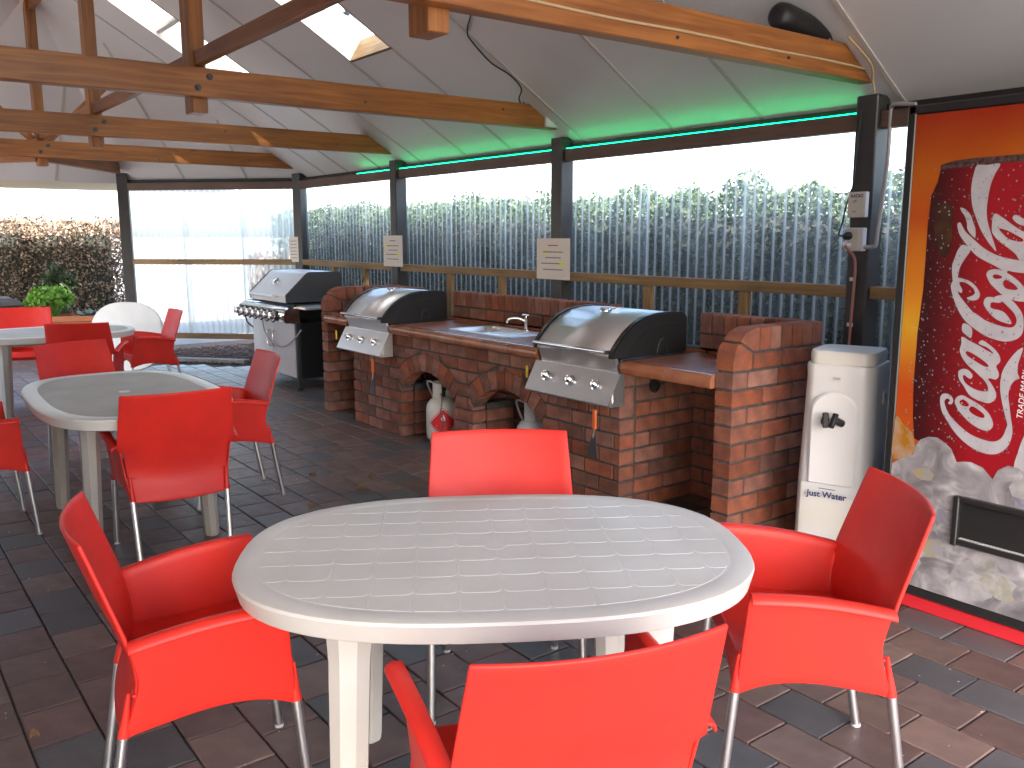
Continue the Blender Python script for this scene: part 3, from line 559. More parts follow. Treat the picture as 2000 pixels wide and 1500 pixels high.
for k in range(9):                                     # right return of the burner pier
    z = k*CZ+.004+BH/2; y = FY+BT+JT; ln = BL if k % 2 else BT
    while y < 4.0:
        y1 = min(y+ln, 4.05); brick((FX1-BT/2, (y+y1)/2, z), (BT, y1-y, BH)); y = y1+JT; ln = BL
for wx in (WL-BT/2, WR+BT/2):                          # end walls
    for k in range(11):
        z = k*CZ+.004+BH/2; y = FY; ln = BL if k % 2 == 0 else BT
        while y < 4.07:
            y1 = min(y+ln, 4.08); y1 = 4.08 if 4.08-y1 < .05 else y1
            if k == 10 and y == FY:
                zb = z-BH/2
                brickpoly([(FY, zb), (FY+.14, zb), (FY+.14, zb+.079), (FY+.037, zb+.132), (FY+.012, zb+.10), (FY, zb+.05)], wx-BT/2, BT, 'x')
                y1 = FY+.14
            else: brick((wx, (y+y1)/2, z), (BT, y1-y, BH))
            y = y1+JT; ln = BL
    zt = 11*CZ+.004
    zb = 10*CZ+.004
    brickpoly([(FY+.147, zb+.089), (FY+.19, zb+.089), (FY+.19, zb+.202), (FY+.15, zb+.20), (FY+.085, zb+.18), (FY+.046, zb+.141)], wx-BT/2, BT, 'x')
    y = FY+.20
    while y < 4.06:
        brick((wx, y+.038, zt+.056), (BT, .076, .113)); y += .0865
# splash walls behind the counter
for x0, x1 in ((WL+.01, -6.62), (-6.02, -4.17), (-3.42, WR-.01)):
    n = round((x1-x0)/.0865); p = (x1-x0)/n
    for i in range(n): brick((x0+p*(i+.5), 4.02, 11*CZ+.060+random.uniform(-.003, .003)), (p-.012, BT, .113))
    n = max(2, round((x1-x0)/.24)); p = (x1-x0)/n
    for i in range(n): brick((x0+p*(i+.5), 4.02, 10*CZ+.004+BH/2), (p-.012, BT, BH))
for k in range(10):                                    # lower back wall, mostly in shadow
    for i in range(18): brick((WL+.13+i*.241+(.12 if k % 2 else 0), 4.02, k*CZ+.004+BH/2), (BL, BT, BH), False)
stuff(extra.build('inner_bricks', 'brick', bench))
g = .009                                               # mortar cores, set back from the brick faces
mo = MB()
for wx in (WL-BT/2, WR+BT/2):
    mo.prism([(wx-BT/2+g, FY+g, 0), (wx-BT/2+g, 4.075, 0), (wx-BT/2+g, 4.075, 1.085), (wx-BT/2+g, FY+.19, 1.085), (wx-BT/2+g, FY+.10, 1.065), (wx-BT/2+g, FY+.052, 1.025), (wx-BT/2+g, FY+.02, .98), (wx-BT/2+g, FY+.008, .93)], (BT-2*g, 0, 0))
mo.box(((WL+WR)/2, 4.02, .445), (WR-WL-.02, BT-2*g, .89))
for x0, x1 in ((WL+.01, -6.62), (-6.02, -4.17), (-3.42, WR-.01)): mo.box(((x0+x1)/2, 4.02, .965), (x1-x0-.004, BT-2*g, .23))
mo.box((FX1-BT/2, 3.74, .40), (BT-2*g-.005, .70, .79)); mo.box((FX0+BT/2, 3.74, .40), (BT-2*g-.005, .70, .79))
for ac in AC: mo.box((ac-HS-BT/2-.012, FY+.25, .2), (BT-2*g, .24, .39))
# front mortar plate with the arch openings
xs = [FX0+g]
N = 40
top = .805
pts_prev = None
def strip(x0, x1, zb0, zb1): mo.prism([(x0, FY+g, zb0), (x1, FY+g, zb1), (x1, FY+g, top), (x0, FY+g, top)], (0, BT-2*g, 0))
edge = FX0+g
for ac in AC:
    strip(edge, ac-HS-.017, 0, 0)
    for i in range(16):
        a0 = -HA+2*HA*i/16; a1 = -HA+2*HA*(i+1)/16; r = RI+.009
        strip(ac+r*math.sin(a0), ac+r*math.sin(a1), ZC+r*math.cos(a0), ZC+r*math.cos(a1))
    edge = ac+HS+.017
strip(edge, FX1-g, 0, 0)
mo.build('mortar', 'mortar', bench)
# counter: slab, tiles, nosing
ZT = .865
slab = MB()
for x0, x1 in ((WL, -6.66), (-5.96, -4.14), (-3.42, WR)):
    x0, x1 = x0+.003, x1-.003
    sink = x0 < -5 and x1 > -5 and x1 - x0 > 1
    if sink:
        for bx in ((x0, 3.365, -5.36, 3.955), (-4.70, 3.365, x1, 3.955), (-5.36, 3.365, -4.70, 3.52), (-5.36, 3.90, -4.70, 3.955)):
            slab.box(((bx[0]+bx[2])/2, (bx[1]+bx[3])/2, .831), (bx[2]-bx[0], bx[3]-bx[1], .054))
    else: slab.box(((x0+x1)/2, 3.66, .831), (x1-x0, .59, .054))
    n = max(2, round((x1-x0)/.30)); p = (x1-x0)/n
    for i in range(n):
        xc = x0+p*(i+.5)
        nz = MB(); prof = [(3.335, .800), (3.328, .812), (3.332, .848), (3.342, .862), (3.356, .867), (3.392, .867), (3.392, .858), (3.365, .856), (3.365, .800)]
        nz.prism([(xc-p/2+.002, y, z) for y, z in prof], (p-.004, 0, 0)); c = Vector((xc, 3.36, .83))
        nz.v = [tuple(Vector(v)-c) for v in nz.v]; nz.build('nosing_tile', 'nosing', bench, c, smooth=40)
        for y0, y1 in ((3.396, 3.676), (3.680, 3.958)):
            a, b = xc-p/2+.002, xc+p/2-.002
            rects = [(a, y0, b, y1)]
            if sink:                                   # keep tiles out of the sink opening
                new = []
                for (ra, r0, rb, r1) in rects:
                    if rb < -5.36 or ra > -4.70: new.append((ra, r0, rb, r1)); continue
                    if ra < -5.37: new.append((ra, r0, -5.362, r1))
                    if rb > -4.69: new.append((-4.698, r0, rb, r1))
                    ma, mb = max(ra, -5.36), min(rb, -4.70)
                    if r0 < 3.52: new.append((ma, r0, mb, 3.518))
                    if r1 > 3.90: new.append((ma, 3.902, mb, r1))
                rects = new
            for (ra, r0, rb, r1) in rects:
                if rb-ra > .02 and r1-r0 > .02: MB().cbox((0, 0, 0), (rb-ra, r1-r0, .010), .002).build('counter_tile', 'terracotta', bench, ((ra+rb)/2, (r0+r1)/2, .861))
slab.build('counter_slab', 'grout', bench)

# ------------------------------------------------------------------ sink and tap
sk = thing('sink', 'stainless steel sink with drainer set into the tiled counter', 'sink', (-5.03, 3.71, ZT))
m = MB()
def rr(x0, x1, y0, y1, r, z, n=5):
    o = []
    for cx, cy, a in ((x1-r, y1-r, 0), (x0+r, y1-r, 90), (x0+r, y0+r, 180), (x1-r, y0+r, 270)):
        for i in range(n+1): t = R(a+90*i/n); o.append((cx+r*math.cos(t), cy+r*math.sin(t), z))
    return o
outer = rr(-5.40, -4.66, 3.50, 3.92, .03, ZT+.003); hole = rr(-5.36, -5.0, 3.53, 3.88, .06, ZT+.006)
m.loft([rr(-5.40, -4.66, 3.50, 3.92, .03, ZT+.002), rr(-5.395, -4.665, 3.505, 3.915, .03, ZT+.007), hole, rr(-5.345, -5.015, 3.545, 3.865, .06, ZT-.02), rr(-5.33, -5.03, 3.56, 3.85, .07, ZT-.14), rr(-5.25, -5.11, 3.65, 3.76, .04, ZT-.15)], caps=False)
m.add(rr(-5.25, -5.11, 3.65, 3.76, .04, ZT-.15), [tuple(range(24))])
m.build('bowl', 'steel', sk, smooth=50)
for i in range(5): MB().cbox((-4.84, 3.58+.06*i, ZT+.009), (.26, .016, .005), .002).build('drainer_rib', 'steel', sk)
tp = thing('tap', 'chrome pillar tap standing behind the sink', 'tap', (-4.93, 3.87, ZT))
MB().lathe([(.026, .006), (.024, .014), (.014, .018), (.013, .075), (.017, .08), (.017, .095), (.008, .10), (.007, .115)], 16, (-4.93, 3.87, ZT)).build('body', 'chrome', tp, smooth=40)
MB().tube(smoothpts([(-4.93, 3.87, ZT+.07), (-4.965, 3.82, ZT+.095), (-5.0, 3.77, ZT+.09), (-5.01, 3.755, ZT+.06)]), .009, 10).build('spout', 'chrome', tp, smooth=60)
m = MB(); m.tube([(-4.968, 3.87, ZT+.118), (-4.892, 3.87, ZT+.118)], .007, 8); m.tube([(-4.93, 3.832, ZT+.118), (-4.93, 3.908, ZT+.118)], .007, 8); m.build('handle', 'chrome', tp, smooth=60)

# ------------------------------------------------------------------ built-in barbecues
def hood_barbecue(xc, label):
    b = thing('built_in_barbecue', label, 'barbecue', (xc, 3.6, .8), 0, 'built-in barbecues')
    W = .34; prof = [(3.285, .885), (3.30, .92), (3.335, .962), (3.39, 1.015), (3.46, 1.06), (3.54, 1.092), (3.62, 1.105), (3.74, 1.108), (3.84, 1.10), (3.86, 1.08), (3.865, .875)]
    m = MB(); inner = [(y, z) for y, z in prof]
    m.grid(lambda u, v: (xc-W+.03+2*(W-.03)*u, inner[round(v*8)][0], inner[round(v*8)][1]), 1, 8)
    hd = m.build('hood', 'steel', b, smooth=50)
    md = hd.modifiers.new('s', 'SOLIDIFY'); md.thickness = .004
    for s in (-1, 1):                                  # cast black end cheeks, rounded edges
        pl = [(3.275, .878)]+[(y-.006, z+.006) for y, z in prof[1:6]]+[(y, z+.006) for y, z in prof[6:9]]+[(3.872, 1.08), (3.872, .875)]
        x = xc+s*W; me = MB().prism([(x-s*.034, y, z) for y, z in pl], (s*.042, 0, 0)).mesh('hood_end', 'black')
        bm = bmesh.new(); bm.from_mesh(me); bmesh.ops.bevel(bm, geom=[e for e in bm.edges], offset=.008, segments=2, affect='EDGES'); bm.to_mesh(me); bm.free()
        e = link('hood_end', me, b)
        pl2 = [(3.40, .90), (3.46, .97), (3.56, 1.03), (3.70, 1.055), (3.82, 1.05), (3.83, .90)]
        MB().prism([(x+s*.008, y, z) for y, z in pl2], (s*.004, 0, 0)).build('end_panel', 'black', e)
    MB().prism([(xc-W+.04, 3.862, .88), (xc+W-.04, 3.862, .88), (xc+W-.04, 3.862, 1.09), (xc-W+.04, 3.862, 1.09)], (0, .006, 0)).build('hood_back', 'black', b)
    m = MB(); m.tube([(xc-.31, 3.262, .915), (xc+.31, 3.262, .915)], .011, 10)
    m.build('handle', 'chrome', b, smooth=50)
    for s in (-1, 1): MB().cbox((xc+s*.31, 3.276, .913), (.018, .035, .022), .004).build('handle_bracket', 'blackm', b)
    MB().cbox((xc, 3.60, .845), (.70, .50, .06), .006).build('firebox', 'black', b)
    MB().prism([(xc-.33, 3.342, .795), (xc+.33, 3.342, .795), (xc+.33, 3.315, .880), (xc-.33, 3.315, .880)], (0, .02, 0)).build('fascia', 'steel', b)
    # sloping control panel
    y0, z0, y1, z1 = 3.235, .630, 3.325, .792
    pn = MB().prism([(xc-.365, y0, z0), (xc-.365, y0+.012, z0-.012), (xc-.365, 3.355, z0-.012), (xc-.365, 3.355, z1+.006), (xc-.365, y1, z1+.004)], (.73, 0, 0)).build('control_panel', 'steel', b)
    n = Vector((0, -(z1-z0), -(y0-y1)*1.0)).normalized(); n = Vector((0, -(z1-z0), (y1-y0))).normalized()
    for i in (-1, 0, 1):
        c = Vector((xc+.215*i, (y0+y1)/2, (z0+z1)/2+.012)); k = MB()
        q = n.to_track_quat('Z', 'Y'); k.lathe([(.030, 0), (.030, .006), (.022, .008), (.019, .030), (.015, .034)], 16); k.cbox((0, 0, .034), (.012, .040, .018), .003)
        o = k.build('knob', 'chrome' if True else '', b, c, smooth=40); o.rotation_mode = 'QUATERNION'; o.rotation_quaternion = q
    t = Vector((xc-.02, 3.57, 1.101)); th = MB().lathe([(.036, 0), (.036, .012), (.030, .020), (.012, .022)], 20).build('thermometer', 'chrome', b, t, smooth=40)
    MB().tube([(xc+.03, 3.575, 1.11), (xc+.06, 3.60, 1.125)], .006, 8).build('thermometer_tab', 'chrome', b)
    m = MB().tube(smoothpts([(xc+W+.012, 3.62, .885), (xc+W+.016, 3.63, .945), (xc+W+.016, 3.66, .965), (xc+W+.016, 3.69, .93), (xc+W+.014, 3.70, .885)]), .008, 8).build('spit_handle', 'blackm', b, smooth=60)
    MB().cbox((xc+.368, 3.29, .67), (.006, .045, .06), .002).build('bracket', 'steel', b)
    return b
hood_barbecue(-6.31, 'built-in hooded steel barbecue at the left end of the brick bench')
hood_barbecue(-3.775, 'large built-in hooded steel barbecue at the right end of the brick bench')
def scraper(x, z, label, ln):
    s = thing('grill_scraper', label, 'scraper', (x, 3.222, z-.30))
    MB().tube([(x, 3.222, z), (x+.004, 3.222, z+.02), (x+.012, 3.222, z+.03), (x+.02, 3.222, z+.02)], .003, 6).build('hook', 'chrome', s)
    MB().cbox((x, 3.222, z-.055), (.026, .016, .11), .005).build('handle', 'orange', s)
    MB().tube([(x, 3.222, z-.11), (x-.01, 3.222, z-.16)], .005, 6).build('shaft', 'steel', s)
    MB().prism([(x-.022, 3.222, z-.15), (x+.006, 3.222, z-.15), (x+.024, 3.222, z-.27), (x-.060, 3.222, z-.27)], (0, .006, 0)).build('blade', 'dkgrey', s)
scraper(-3.50, .60, 'orange handled scraper hanging from the right barbecue', .3)
scraper(-6.03, .60, 'orange handled scraper hanging from the left barbecue', .3)
for x, y, z, l in ((-4.265, 3.353, .705, 'yellow tag fixed to the bricks between arch and right barbecue'), (-6.85, 3.322, .71, 'yellow tag hanging under the counter left of the left barbecue')):
    tag(MB().cbox((0, 0, 0), (.022, .006, .075), .002).build('tag', 'yellow', None, (x, y, z)), l, 'tag')
m = MB(); m.lathe([(.04, 0), (.04, .012), (.03, .014), (.028, .004)], 20)
o = m.build('vent_pipe', 'blackm', bench, (FX1+.001, 3.62, .70)); o.rotation_euler = (0, R(90), 0)

# ------------------------------------------------------------------ gas bottles under the arches
def gas(x, y, label, m, sticker):
    g_ = thing('gas_bottle', label, 'gas bottle', (x, y, 0), 0, 'gas bottles under the arches')
    MB().lathe([(.095, 0), (.10, .03), (.10, .05), (.118, .06), (.125, .09), (.126, .27), (.120, .31), (.095, .345), (.055, .365), (.035, .37)], 28, (x, y, 0)).build('cylinder', m, g_, smooth=50)
    c = MB()                                           # collar with a hand hole
    for i in range(14):
        a0, a1 = R(40+i*20), R(60+i*20)
        c.prism([(x+.075*math.cos(a0), y+.075*math.sin(a0), .355), (x+.075*math.cos(a1), y+.075*math.sin(a1), .355), (x+.075*math.cos(a1), y+.075*math.sin(a1), .475), (x+.075*math.cos(a0), y+.075*math.sin(a0), .475)], (-.004*math.cos(a0), -.004*math.sin(a0), 0))
    c.build('collar', m, g_)
    v = MB().lathe([(.018, .36), (.018, .41), (.026, .415), (.026, .435), (.012, .437)], 12, (x, y, 0)).build('valve', 'blackm', g_)
    MB().tube(smoothpts([(x, y, .42), (x-.06, y-.05, .47), (x-.15, y-.04, .46), (x-.19, y+.02, .36), (x-.15, y+.06, .25), (x-.10, y+.12, .2)]), .007, 8).build('hose', 'grey', g_, smooth=60)
    if sticker:
        ang = math.atan2(-y, -x); s = MB()
        def pt(u, z, r=.1275): a = ang+u/.126; return (x+r*math.cos(a), y+r*math.sin(a), z)
        def dia(hw, r, mi, zc=.19, uc=0.):
            n = 8
            for i in range(n):
                for sg in (1, -1):
                    u0, u1 = uc-hw+2*hw*i/n, uc-hw+2*hw*(i+1)/n; h0, h1 = hw-abs(u0-uc), hw-abs(u1-uc)
                    s.add([pt(u0, zc, r), pt(u1, zc, r), pt(u1, zc+sg*h1, r), pt(u0, zc+sg*h0, r)], [(0, 1, 2, 3)], mi)
        dia(.118, .1275, 0); dia(.111, .1281, 1); dia(.105, .1287, 0)
        s.add([pt(-.10, .188, .1295), pt(.10, .188, .1295), pt(.10, .193, .1295), pt(-.10, .193, .1295)], [(0, 1, 2, 3)], 1)
        s.add([pt(0, .205, .1295), pt(.014, .215, .1295), pt(.012, .235, .1295), pt(.0, .258, .1295), pt(-.006, .24, .1295), pt(-.016, .228, .1295), pt(-.013, .212, .1295)], [tuple(range(7))], 1)
        s.build('flammable_label', ['redprint', 'whiteprint'], g_)
        for i in range(4):
            w = (.06, .075, .06, .045)[i]; z = .172-.013*i; q = MB(); q.add([pt(-w*.8, z, .1297), pt(w*.8, z, .1297), pt(w*.8, z+.004, .1297), pt(-w*.8, z+.004, .1297)], [(0, 1, 2, 3)]); q.build('label_line', 'whiteprint', g_)
        ch = MB(); zz = .42
        for i in range(16):
            p = (x+.13+.002*i, y-.10+.008*math.sin(i), zz-.026*i)
            ch.tube([(p[0]-.006, p[1], p[2]), (p[0]-.006, p[1], p[2]-.02), (p[0]+.006, p[1], p[2]-.02), (p[0]+.006, p[1], p[2]), (p[0]-.006, p[1], p[2])] if i % 2 else [(p[0], p[1]-.006, p[2]), (p[0], p[1]-.006, p[2]-.02), (p[0], p[1]+.006, p[2]-.02), (p[0], p[1]+.006, p[2]), (p[0], p[1]-.006, p[2])], .0025, 5)
        ch.build('chain', 'dkgrey', g_)
gas(-5.42, 3.47, 'white gas bottle with a red diamond flammable label', 'gasw', True)
gas(-4.40, 3.53, 'grey gas bottle under the right brick arch', 'gasg', False)
# ------------------------------------------------------------------ freestanding barbecue trolley
tr = thing('barbecue_trolley', 'white and steel hooded barbecue trolley beside the brick bench', 'barbecue', (-8.82, 3.85, 0))
x0, x1, y0, y1 = -9.40, -8.24, 3.57, 4.12
for a in (x0+.02, x1-.02):
    for b in (y0+.02, y1-.02):
        lg = MB().cbox((a, b, .38), (.04, .04, .70), .004).build('leg', 'dkgrey', tr)
        MB().lathe([(.016, 0), (.03, .004), (.03, .022), (.012, .03), (.012, .04)], 12, (a, b, 0)).build('foot', 'blackm', lg)
MB().cbox((x1-.008, (y0+y1)/2, .40), (.012, .50, .56), .003).build('side_panel', 'black', tr); MB().cbox((x0+.008, (y0+y1)/2, .40), (.012, .50, .56), .003).build('side_panel', 'black', tr)
MB().cbox(((x0+x1)/2, y1-.01, .40), (1.08, .012, .56), .003).build('rear_panel', 'black', tr); MB().cbox(((x0+x1)/2, (y0+y1)/2, .125), (1.08, .5, .02), .003).build('base_shelf', 'dkgrey', tr)
for s in (-1, 1):
    d = MB().cbox(((x0+x1)/2+s*.272, y0-.006, .405), (.540, .018, .54), .006).build('door', 'white', tr)
    xx = (x0+x1)/2+s*.055
    MB().tube(smoothpts([(xx, y0-.018, .40), (xx+s*.02, y0-.045, .43), (xx+s*.026, y0-.05, .49), (xx+s*.02, y0-.045, .55), (xx, y0-.018, .58)]), .007, 8).build('door_handle', 'chrome', d, smooth=60)
MB().cbox(((x0+x1)/2, (y0+y1)/2, .80), (1.14, .56, .14), .01).build('firebox', 'black', tr)
prof = [(3.42, .700), (3.40, .715), (3.395, .77), (3.42, .825), (3.46, .85), (3.56, .855), (3.56, .70)]
cp = MB().prism([(-9.36, y, z) for y, z in prof], (1.22, 0, 0)).build('control_panel', 'chrome', tr, smooth=40)
for s, a, b in ((0, -9.50, -9.41), (1, -8.22, -7.98)): MB().cbox(((a+b)/2, 3.80, .845), (b-a, .48, .03), .008).build('side_shelf', 'steel', tr)
for i in range(7):
    kx = -9.29+.155*i; k = MB().lathe([(.050, 0), (.050, .008), (.038, .012), (.032, .044), (.022, .048)], 18); k.cbox((0, 0, .050), (.016, .062, .022), .004)
    o = k.build('knob', ['chrome'], tr, (kx, 3.388, .760), smooth=40); o.rotation_euler = (R(80), 0, 0)
    b_ = MB().lathe([(.066, 0), (.066, .004)], 18).build('knob_bezel', 'blackm', o, (0, 0, -.003), world=False)
hp = [(3.50, .885), (3.495, .96), (3.515, .975), (3.72, 1.165), (3.75, 1.18), (4.06, 1.18), (4.09, 1.165), (4.10, .885)]
MB().prism([(-9.23, y, z) for y, z in hp], (.92, 0, 0)).build('lid', 'steel', tr)
for a in (-9.252, -8.312):
    me = MB().prism([(a, y+(-.004 if y < 3.8 else .004), z+(.004 if z > .9 else 0)) for y, z in hp], (.024, 0, 0)).mesh('lid_end', 'dkgrey')
    bm = bmesh.new(); bm.from_mesh(me); bmesh.ops.bevel(bm, geom=bm.edges[:], offset=.006, segments=2, affect='EDGES'); bm.to_mesh(me); bm.free(); link('lid_end', me, tr)
m = MB(); m.tube([(-9.10, 3.44, .945), (-8.48, 3.44, .945)], .016, 10); [m.tube([(a, 3.44, .945), (a, 3.50, .945)], .011, 8) for a in (-9.08, -8.5)]; m.build('lid_handle', 'steel', tr, smooth=50)
o = MB().lathe([(.04, 0), (.04, .012), (.03, .018)], 18).build('thermometer', 'chrome', tr, (-8.82, 3.62, 1.075), smooth=40); o.rotation_euler = (R(48), 0, 0)
MB().tube(smoothpts([(-9.05, 3.54, .70), (-8.95, 3.52, .56), (-8.75, 3.515, .46), (-8.5, 3.52, .43), (-8.3, 3.54, .5), (-8.2, 3.6, .62)]), .008, 8).build('gas_hose', 'grey', tr, smooth=60)
MB().tube(smoothpts([(-9.33, 3.46, .72), (-9.38, 3.5, .62), (-9.36, 3.58, .54)]), .008, 8).build('hose_end', 'cord', tr, smooth=60)

# ------------------------------------------------------------------ vending machine
VX0, VX1, VY = -1.925, -.925, 3.42; VC = -1.425
vm = thing('vending_machine', 'red and orange soft drink vending machine with a big printed can', 'vending machine', (VC, VY+.4, 0))
me = MB().cbox((VC, VY+.44, 1.02), (1.0, .80, 2.04), .012).build('cabinet', 'black', vm)
def vgrad():
    m, nt, b = nodes('sunset print'); N = nt.nodes; L = nt.links
    tc = N.new('ShaderNodeTexCoord'); sp = N.new('ShaderNodeSeparateXYZ'); L.new(tc.outputs['Object'], sp.inputs[0])
    nz = N.new('ShaderNodeTexNoise'); nz.inputs['Scale'].default_value = 2.5; nz.inputs['Detail'].default_value = 2; L.new(tc.outputs['Object'], nz.inputs['Vector'])
    ad = N.new('ShaderNodeMath'); ad.operation = 'MULTIPLY_ADD'; ad.inputs[1].default_value = .30; L.new(nz.outputs[0], ad.inputs[0]); L.new(sp.outputs[2], ad.inputs[2])
    mr = N.new('ShaderNodeMapRange'); mr.inputs[1].default_value = .75; mr.inputs[2].default_value = 2.15; L.new(ad.outputs[0], mr.inputs[0])
    cr = N.new('ShaderNodeValToRGB'); e = cr.color_ramp.elements
    e[0].position = 0; e[0].color = (0.4185, 0.0837, 0.00837, 1); e[1].position = 1; e[1].color = (0.3013, 0.02511, 0.006696, 1)
    for p, c in ((.22, (0.4352, 0.05859, 0.00837)), (.40, (0.5524, 0.2846, 0.01674)), (.52, (0.5189, 0.1841, 0.01256)), (.72, (0.385, 0.06277, 0.00837)), (.86, (0.385, 0.09207, 0.006696))): q = e.new(p); q.color = rgba(c)
    L.new(mr.outputs[0], cr.inputs[0]); L.new(cr.outputs[0], b.inputs['Base Color']); setp(b, **{'Roughness': .35, 'Coat Weight': .0, 'Specular IOR Level': .3}); return m
MT['sunset'] = vgrad()
def icemat():
    m, nt, b = nodes('printed ice'); N = nt.nodes; L = nt.links
    tc = N.new('ShaderNodeTexCoord'); nz = N.new('ShaderNodeTexNoise'); nz.inputs['Scale'].default_value = 9; nz.inputs['Detail'].default_value = 9
    nz.inputs['Distortion'].default_value = 1.2
    L.new(tc.outputs['Object'], nz.inputs['Vector']); vo = N.new('ShaderNodeTexVoronoi'); vo.inputs['Scale'].default_value = 7.5
    mx = N.new('ShaderNodeMix'); mx.data_type = 'VECTOR'; mx.inputs[0].default_value = .25; L.new(tc.outputs['Object'], mx.inputs[4]); L.new(nz.outputs['Color'], mx.inputs[5]); L.new(mx.outputs[1], vo.inputs['Vector'])
    cr = N.new('ShaderNodeValToRGB'); e = cr.color_ramp.elements; e[0].position = .25; e[0].color = (.13, .118, .135, 1); e[1].position = .72; e[1].color = (.46, .455, .475, 1); q = e.new(.5); q.color = (.28, .265, .29, 1)
    L.new(nz.outputs[0], cr.inputs[0]); mr = N.new('ShaderNodeMapRange'); mr.inputs[1].default_value = .1; mr.inputs[2].default_value = .75; mr.inputs[3].default_value = 1.25; mr.inputs[4].default_value = .72; L.new(vo.outputs['Distance'], mr.inputs[0])
    hs = N.new('ShaderNodeHueSaturation'); L.new(cr.outputs[0], hs.inputs['Color']); L.new(mr.outputs[0], hs.inputs['Value']); L.new(hs.outputs[0], b.inputs['Base Color']); setp(b, **{'Roughness': .35, 'Coat Weight': .0, 'Specular IOR Level': .3}); return m
MT['ice'] = icemat()
def canmat():
    m, nt, b = nodes('can red print'); N = nt.nodes; L = nt.links
    tc = N.new('ShaderNodeTexCoord'); sp = N.new('ShaderNodeSeparateXYZ'); L.new(tc.outputs['Object'], sp.inputs[0])
    mr = N.new('ShaderNodeMapRange'); mr.inputs[1].default_value = -.36; mr.inputs[2].default_value = -.12; L.new(sp.outputs[0], mr.inputs[0])
    nz = N.new('ShaderNodeTexNoise'); nz.inputs['Scale'].default_value = 45; nz.inputs['Detail'].default_value = 5; L.new(tc.outputs['Object'], nz.inputs['Vector'])
    ad = N.new('ShaderNodeMath'); ad.operation = 'MULTIPLY_ADD'; ad.inputs[1].default_value = .25; L.new(nz.outputs[0], ad.inputs[0]); L.new(mr.outputs[0], ad.inputs[2])
    cr = N.new('ShaderNodeValToRGB'); e = cr.color_ramp.elements; e[0].position = .1; e[0].color = (0.0341, 0.00496, 0.0062, 1); e[1].position = 1.0; e[1].color = (0.2604, 0.00744, 0.01364, 1); q = e.new(.45); q.color = (0.0992, 0.00496, 0.00744, 1)
    L.new(ad.outputs[0], cr.inputs[0]); L.new(cr.outputs[0], b.inputs['Base Color']); setp(b, **{'Roughness': .35, 'Coat Weight': .0, 'Specular IOR Level': .3}); return m
MT['canred'] = canmat()
MT['canplain'] = mat('can red plain', (0.248, 0.00744, 0.0124), .25, coat=.3); MT['canwhite'] = mat('can lettering', (0.3596, 0.3534, 0.3968), .25, coat=.3, col2=(0.4216, 0.4154, 0.4464), nscale=14)
MT['amber'] = mat('amber print', (0.341, 0.1488, 0.0124), .25, col2=(0.3844, 0.2604, 0.186), nscale=16); MT['canrim'] = mat('can rim print', (0.0372, 0.0124, 0.0124), .25, col2=(0.0992, 0.062, 0.0558), nscale=60); MT['canbrown'] = mat('can brown print', (0.062, 0.0279, 0.0093), .25, col2=(0.031, 0.00744, 0.0062), nscale=9)
MT['drop'] = mat('water droplets', (0.31, 0.2852, 0.3224), .1, coat=.6, col2=(0.186, 0.1364, 0.1612), nscale=30)
def flat(name, poly, layer, m, parent=vm, smooth=False):
    pts = [Vector((p[0], 0, p[1])) for p in poly]
    if smooth:
        P = pts+[pts[0]]; q = []
        n = len(pts)
        for i in range(n):
            a, b, c, d = pts[i-1], pts[i], pts[(i+1) % n], pts[(i+2) % n]
            for k in range(4):
                t = k/4; q.append(.5*((2*b)+(c-a)*t+(2*a-5*b+4*c-d)*t*t+(3*b-a-3*c+d)*t**3))
        pts = q
    tri = tessellate_polygon([[Vector((p.x, p.z, 0)) for p in pts]])
    me = bpy.data.meshes.new(name); fs = []
    for t in tri:
        a, b, c = (pts[i] for i in t)
        if abs((b-a).cross(c-a).y) < 1e-9: continue
        fs.append(t if (b-a).cross(c-a).y < 0 else t[::-1])
    me.from_pydata([tuple(p) for p in pts], [], fs); me.update(); me.materials.append(MT[m])
    return link(name, me, parent, (VC, VY-.0006*layer, 0))
G0, G1, GZ0, GZ1 = -.462, .462, .105, 2.0
fr = MB()
fr.cbox((VC-.481, VY+.027, 1.05), (.038, .06, 1.98), .006); fr.cbox((VC+.481, VY+.027, 1.05), (.038, .06, 1.98), .006)
fr.cbox((VC, VY+.0265, 2.02), (.99, .059, .037), .006); fr.cbox((VC, VY+.0265, .083), (.99, .059, .042), .006)
fr.build('door_frame', 'black', vm)
MB().cbox((VC, VY+.40, .03), (1.0, .78, .06), .006).build('plinth', 'redprint', vm)
door = flat('front_print', [(G0, GZ0), (G1, GZ0), (G1, GZ1), (G0, GZ1)], 0, 'sunset'); 
cv = flat('can_print', VEND['can'], 1, 'canred', door); cv.location = (0, -.0006, 0)
def sub(name, poly, layer, m, sm=False):
    o = flat(name, poly, layer, m, None, sm); o.parent = door; o.location = (0, -.0006*layer, 0); return o
sub('can_rim', VEND['rim'], 2, 'canrim'); sub('can_reflection', VEND['brown'], 2, 'canbrown', True)
for i, w in enumerate(VEND['W']): sub('lettering', w, 3+.09*i, 'canwhite', True)
for w in VEND['K']: sub('lettering_counter', w, 4.6, 'canplain', True)
iceP = [p for p in VEND['ice'] if p[0] < .46]
sub('ice_print', [(G0, GZ0)]+[(G0, .60)]+[p for p in iceP if p[0] > G0]+[(G1, .66), (G1, GZ0)], 5, 'ice')
sub('orange_ice_print', [(max(G0, a), b) for a, b in VEND['amber']], 6, 'amber', True)
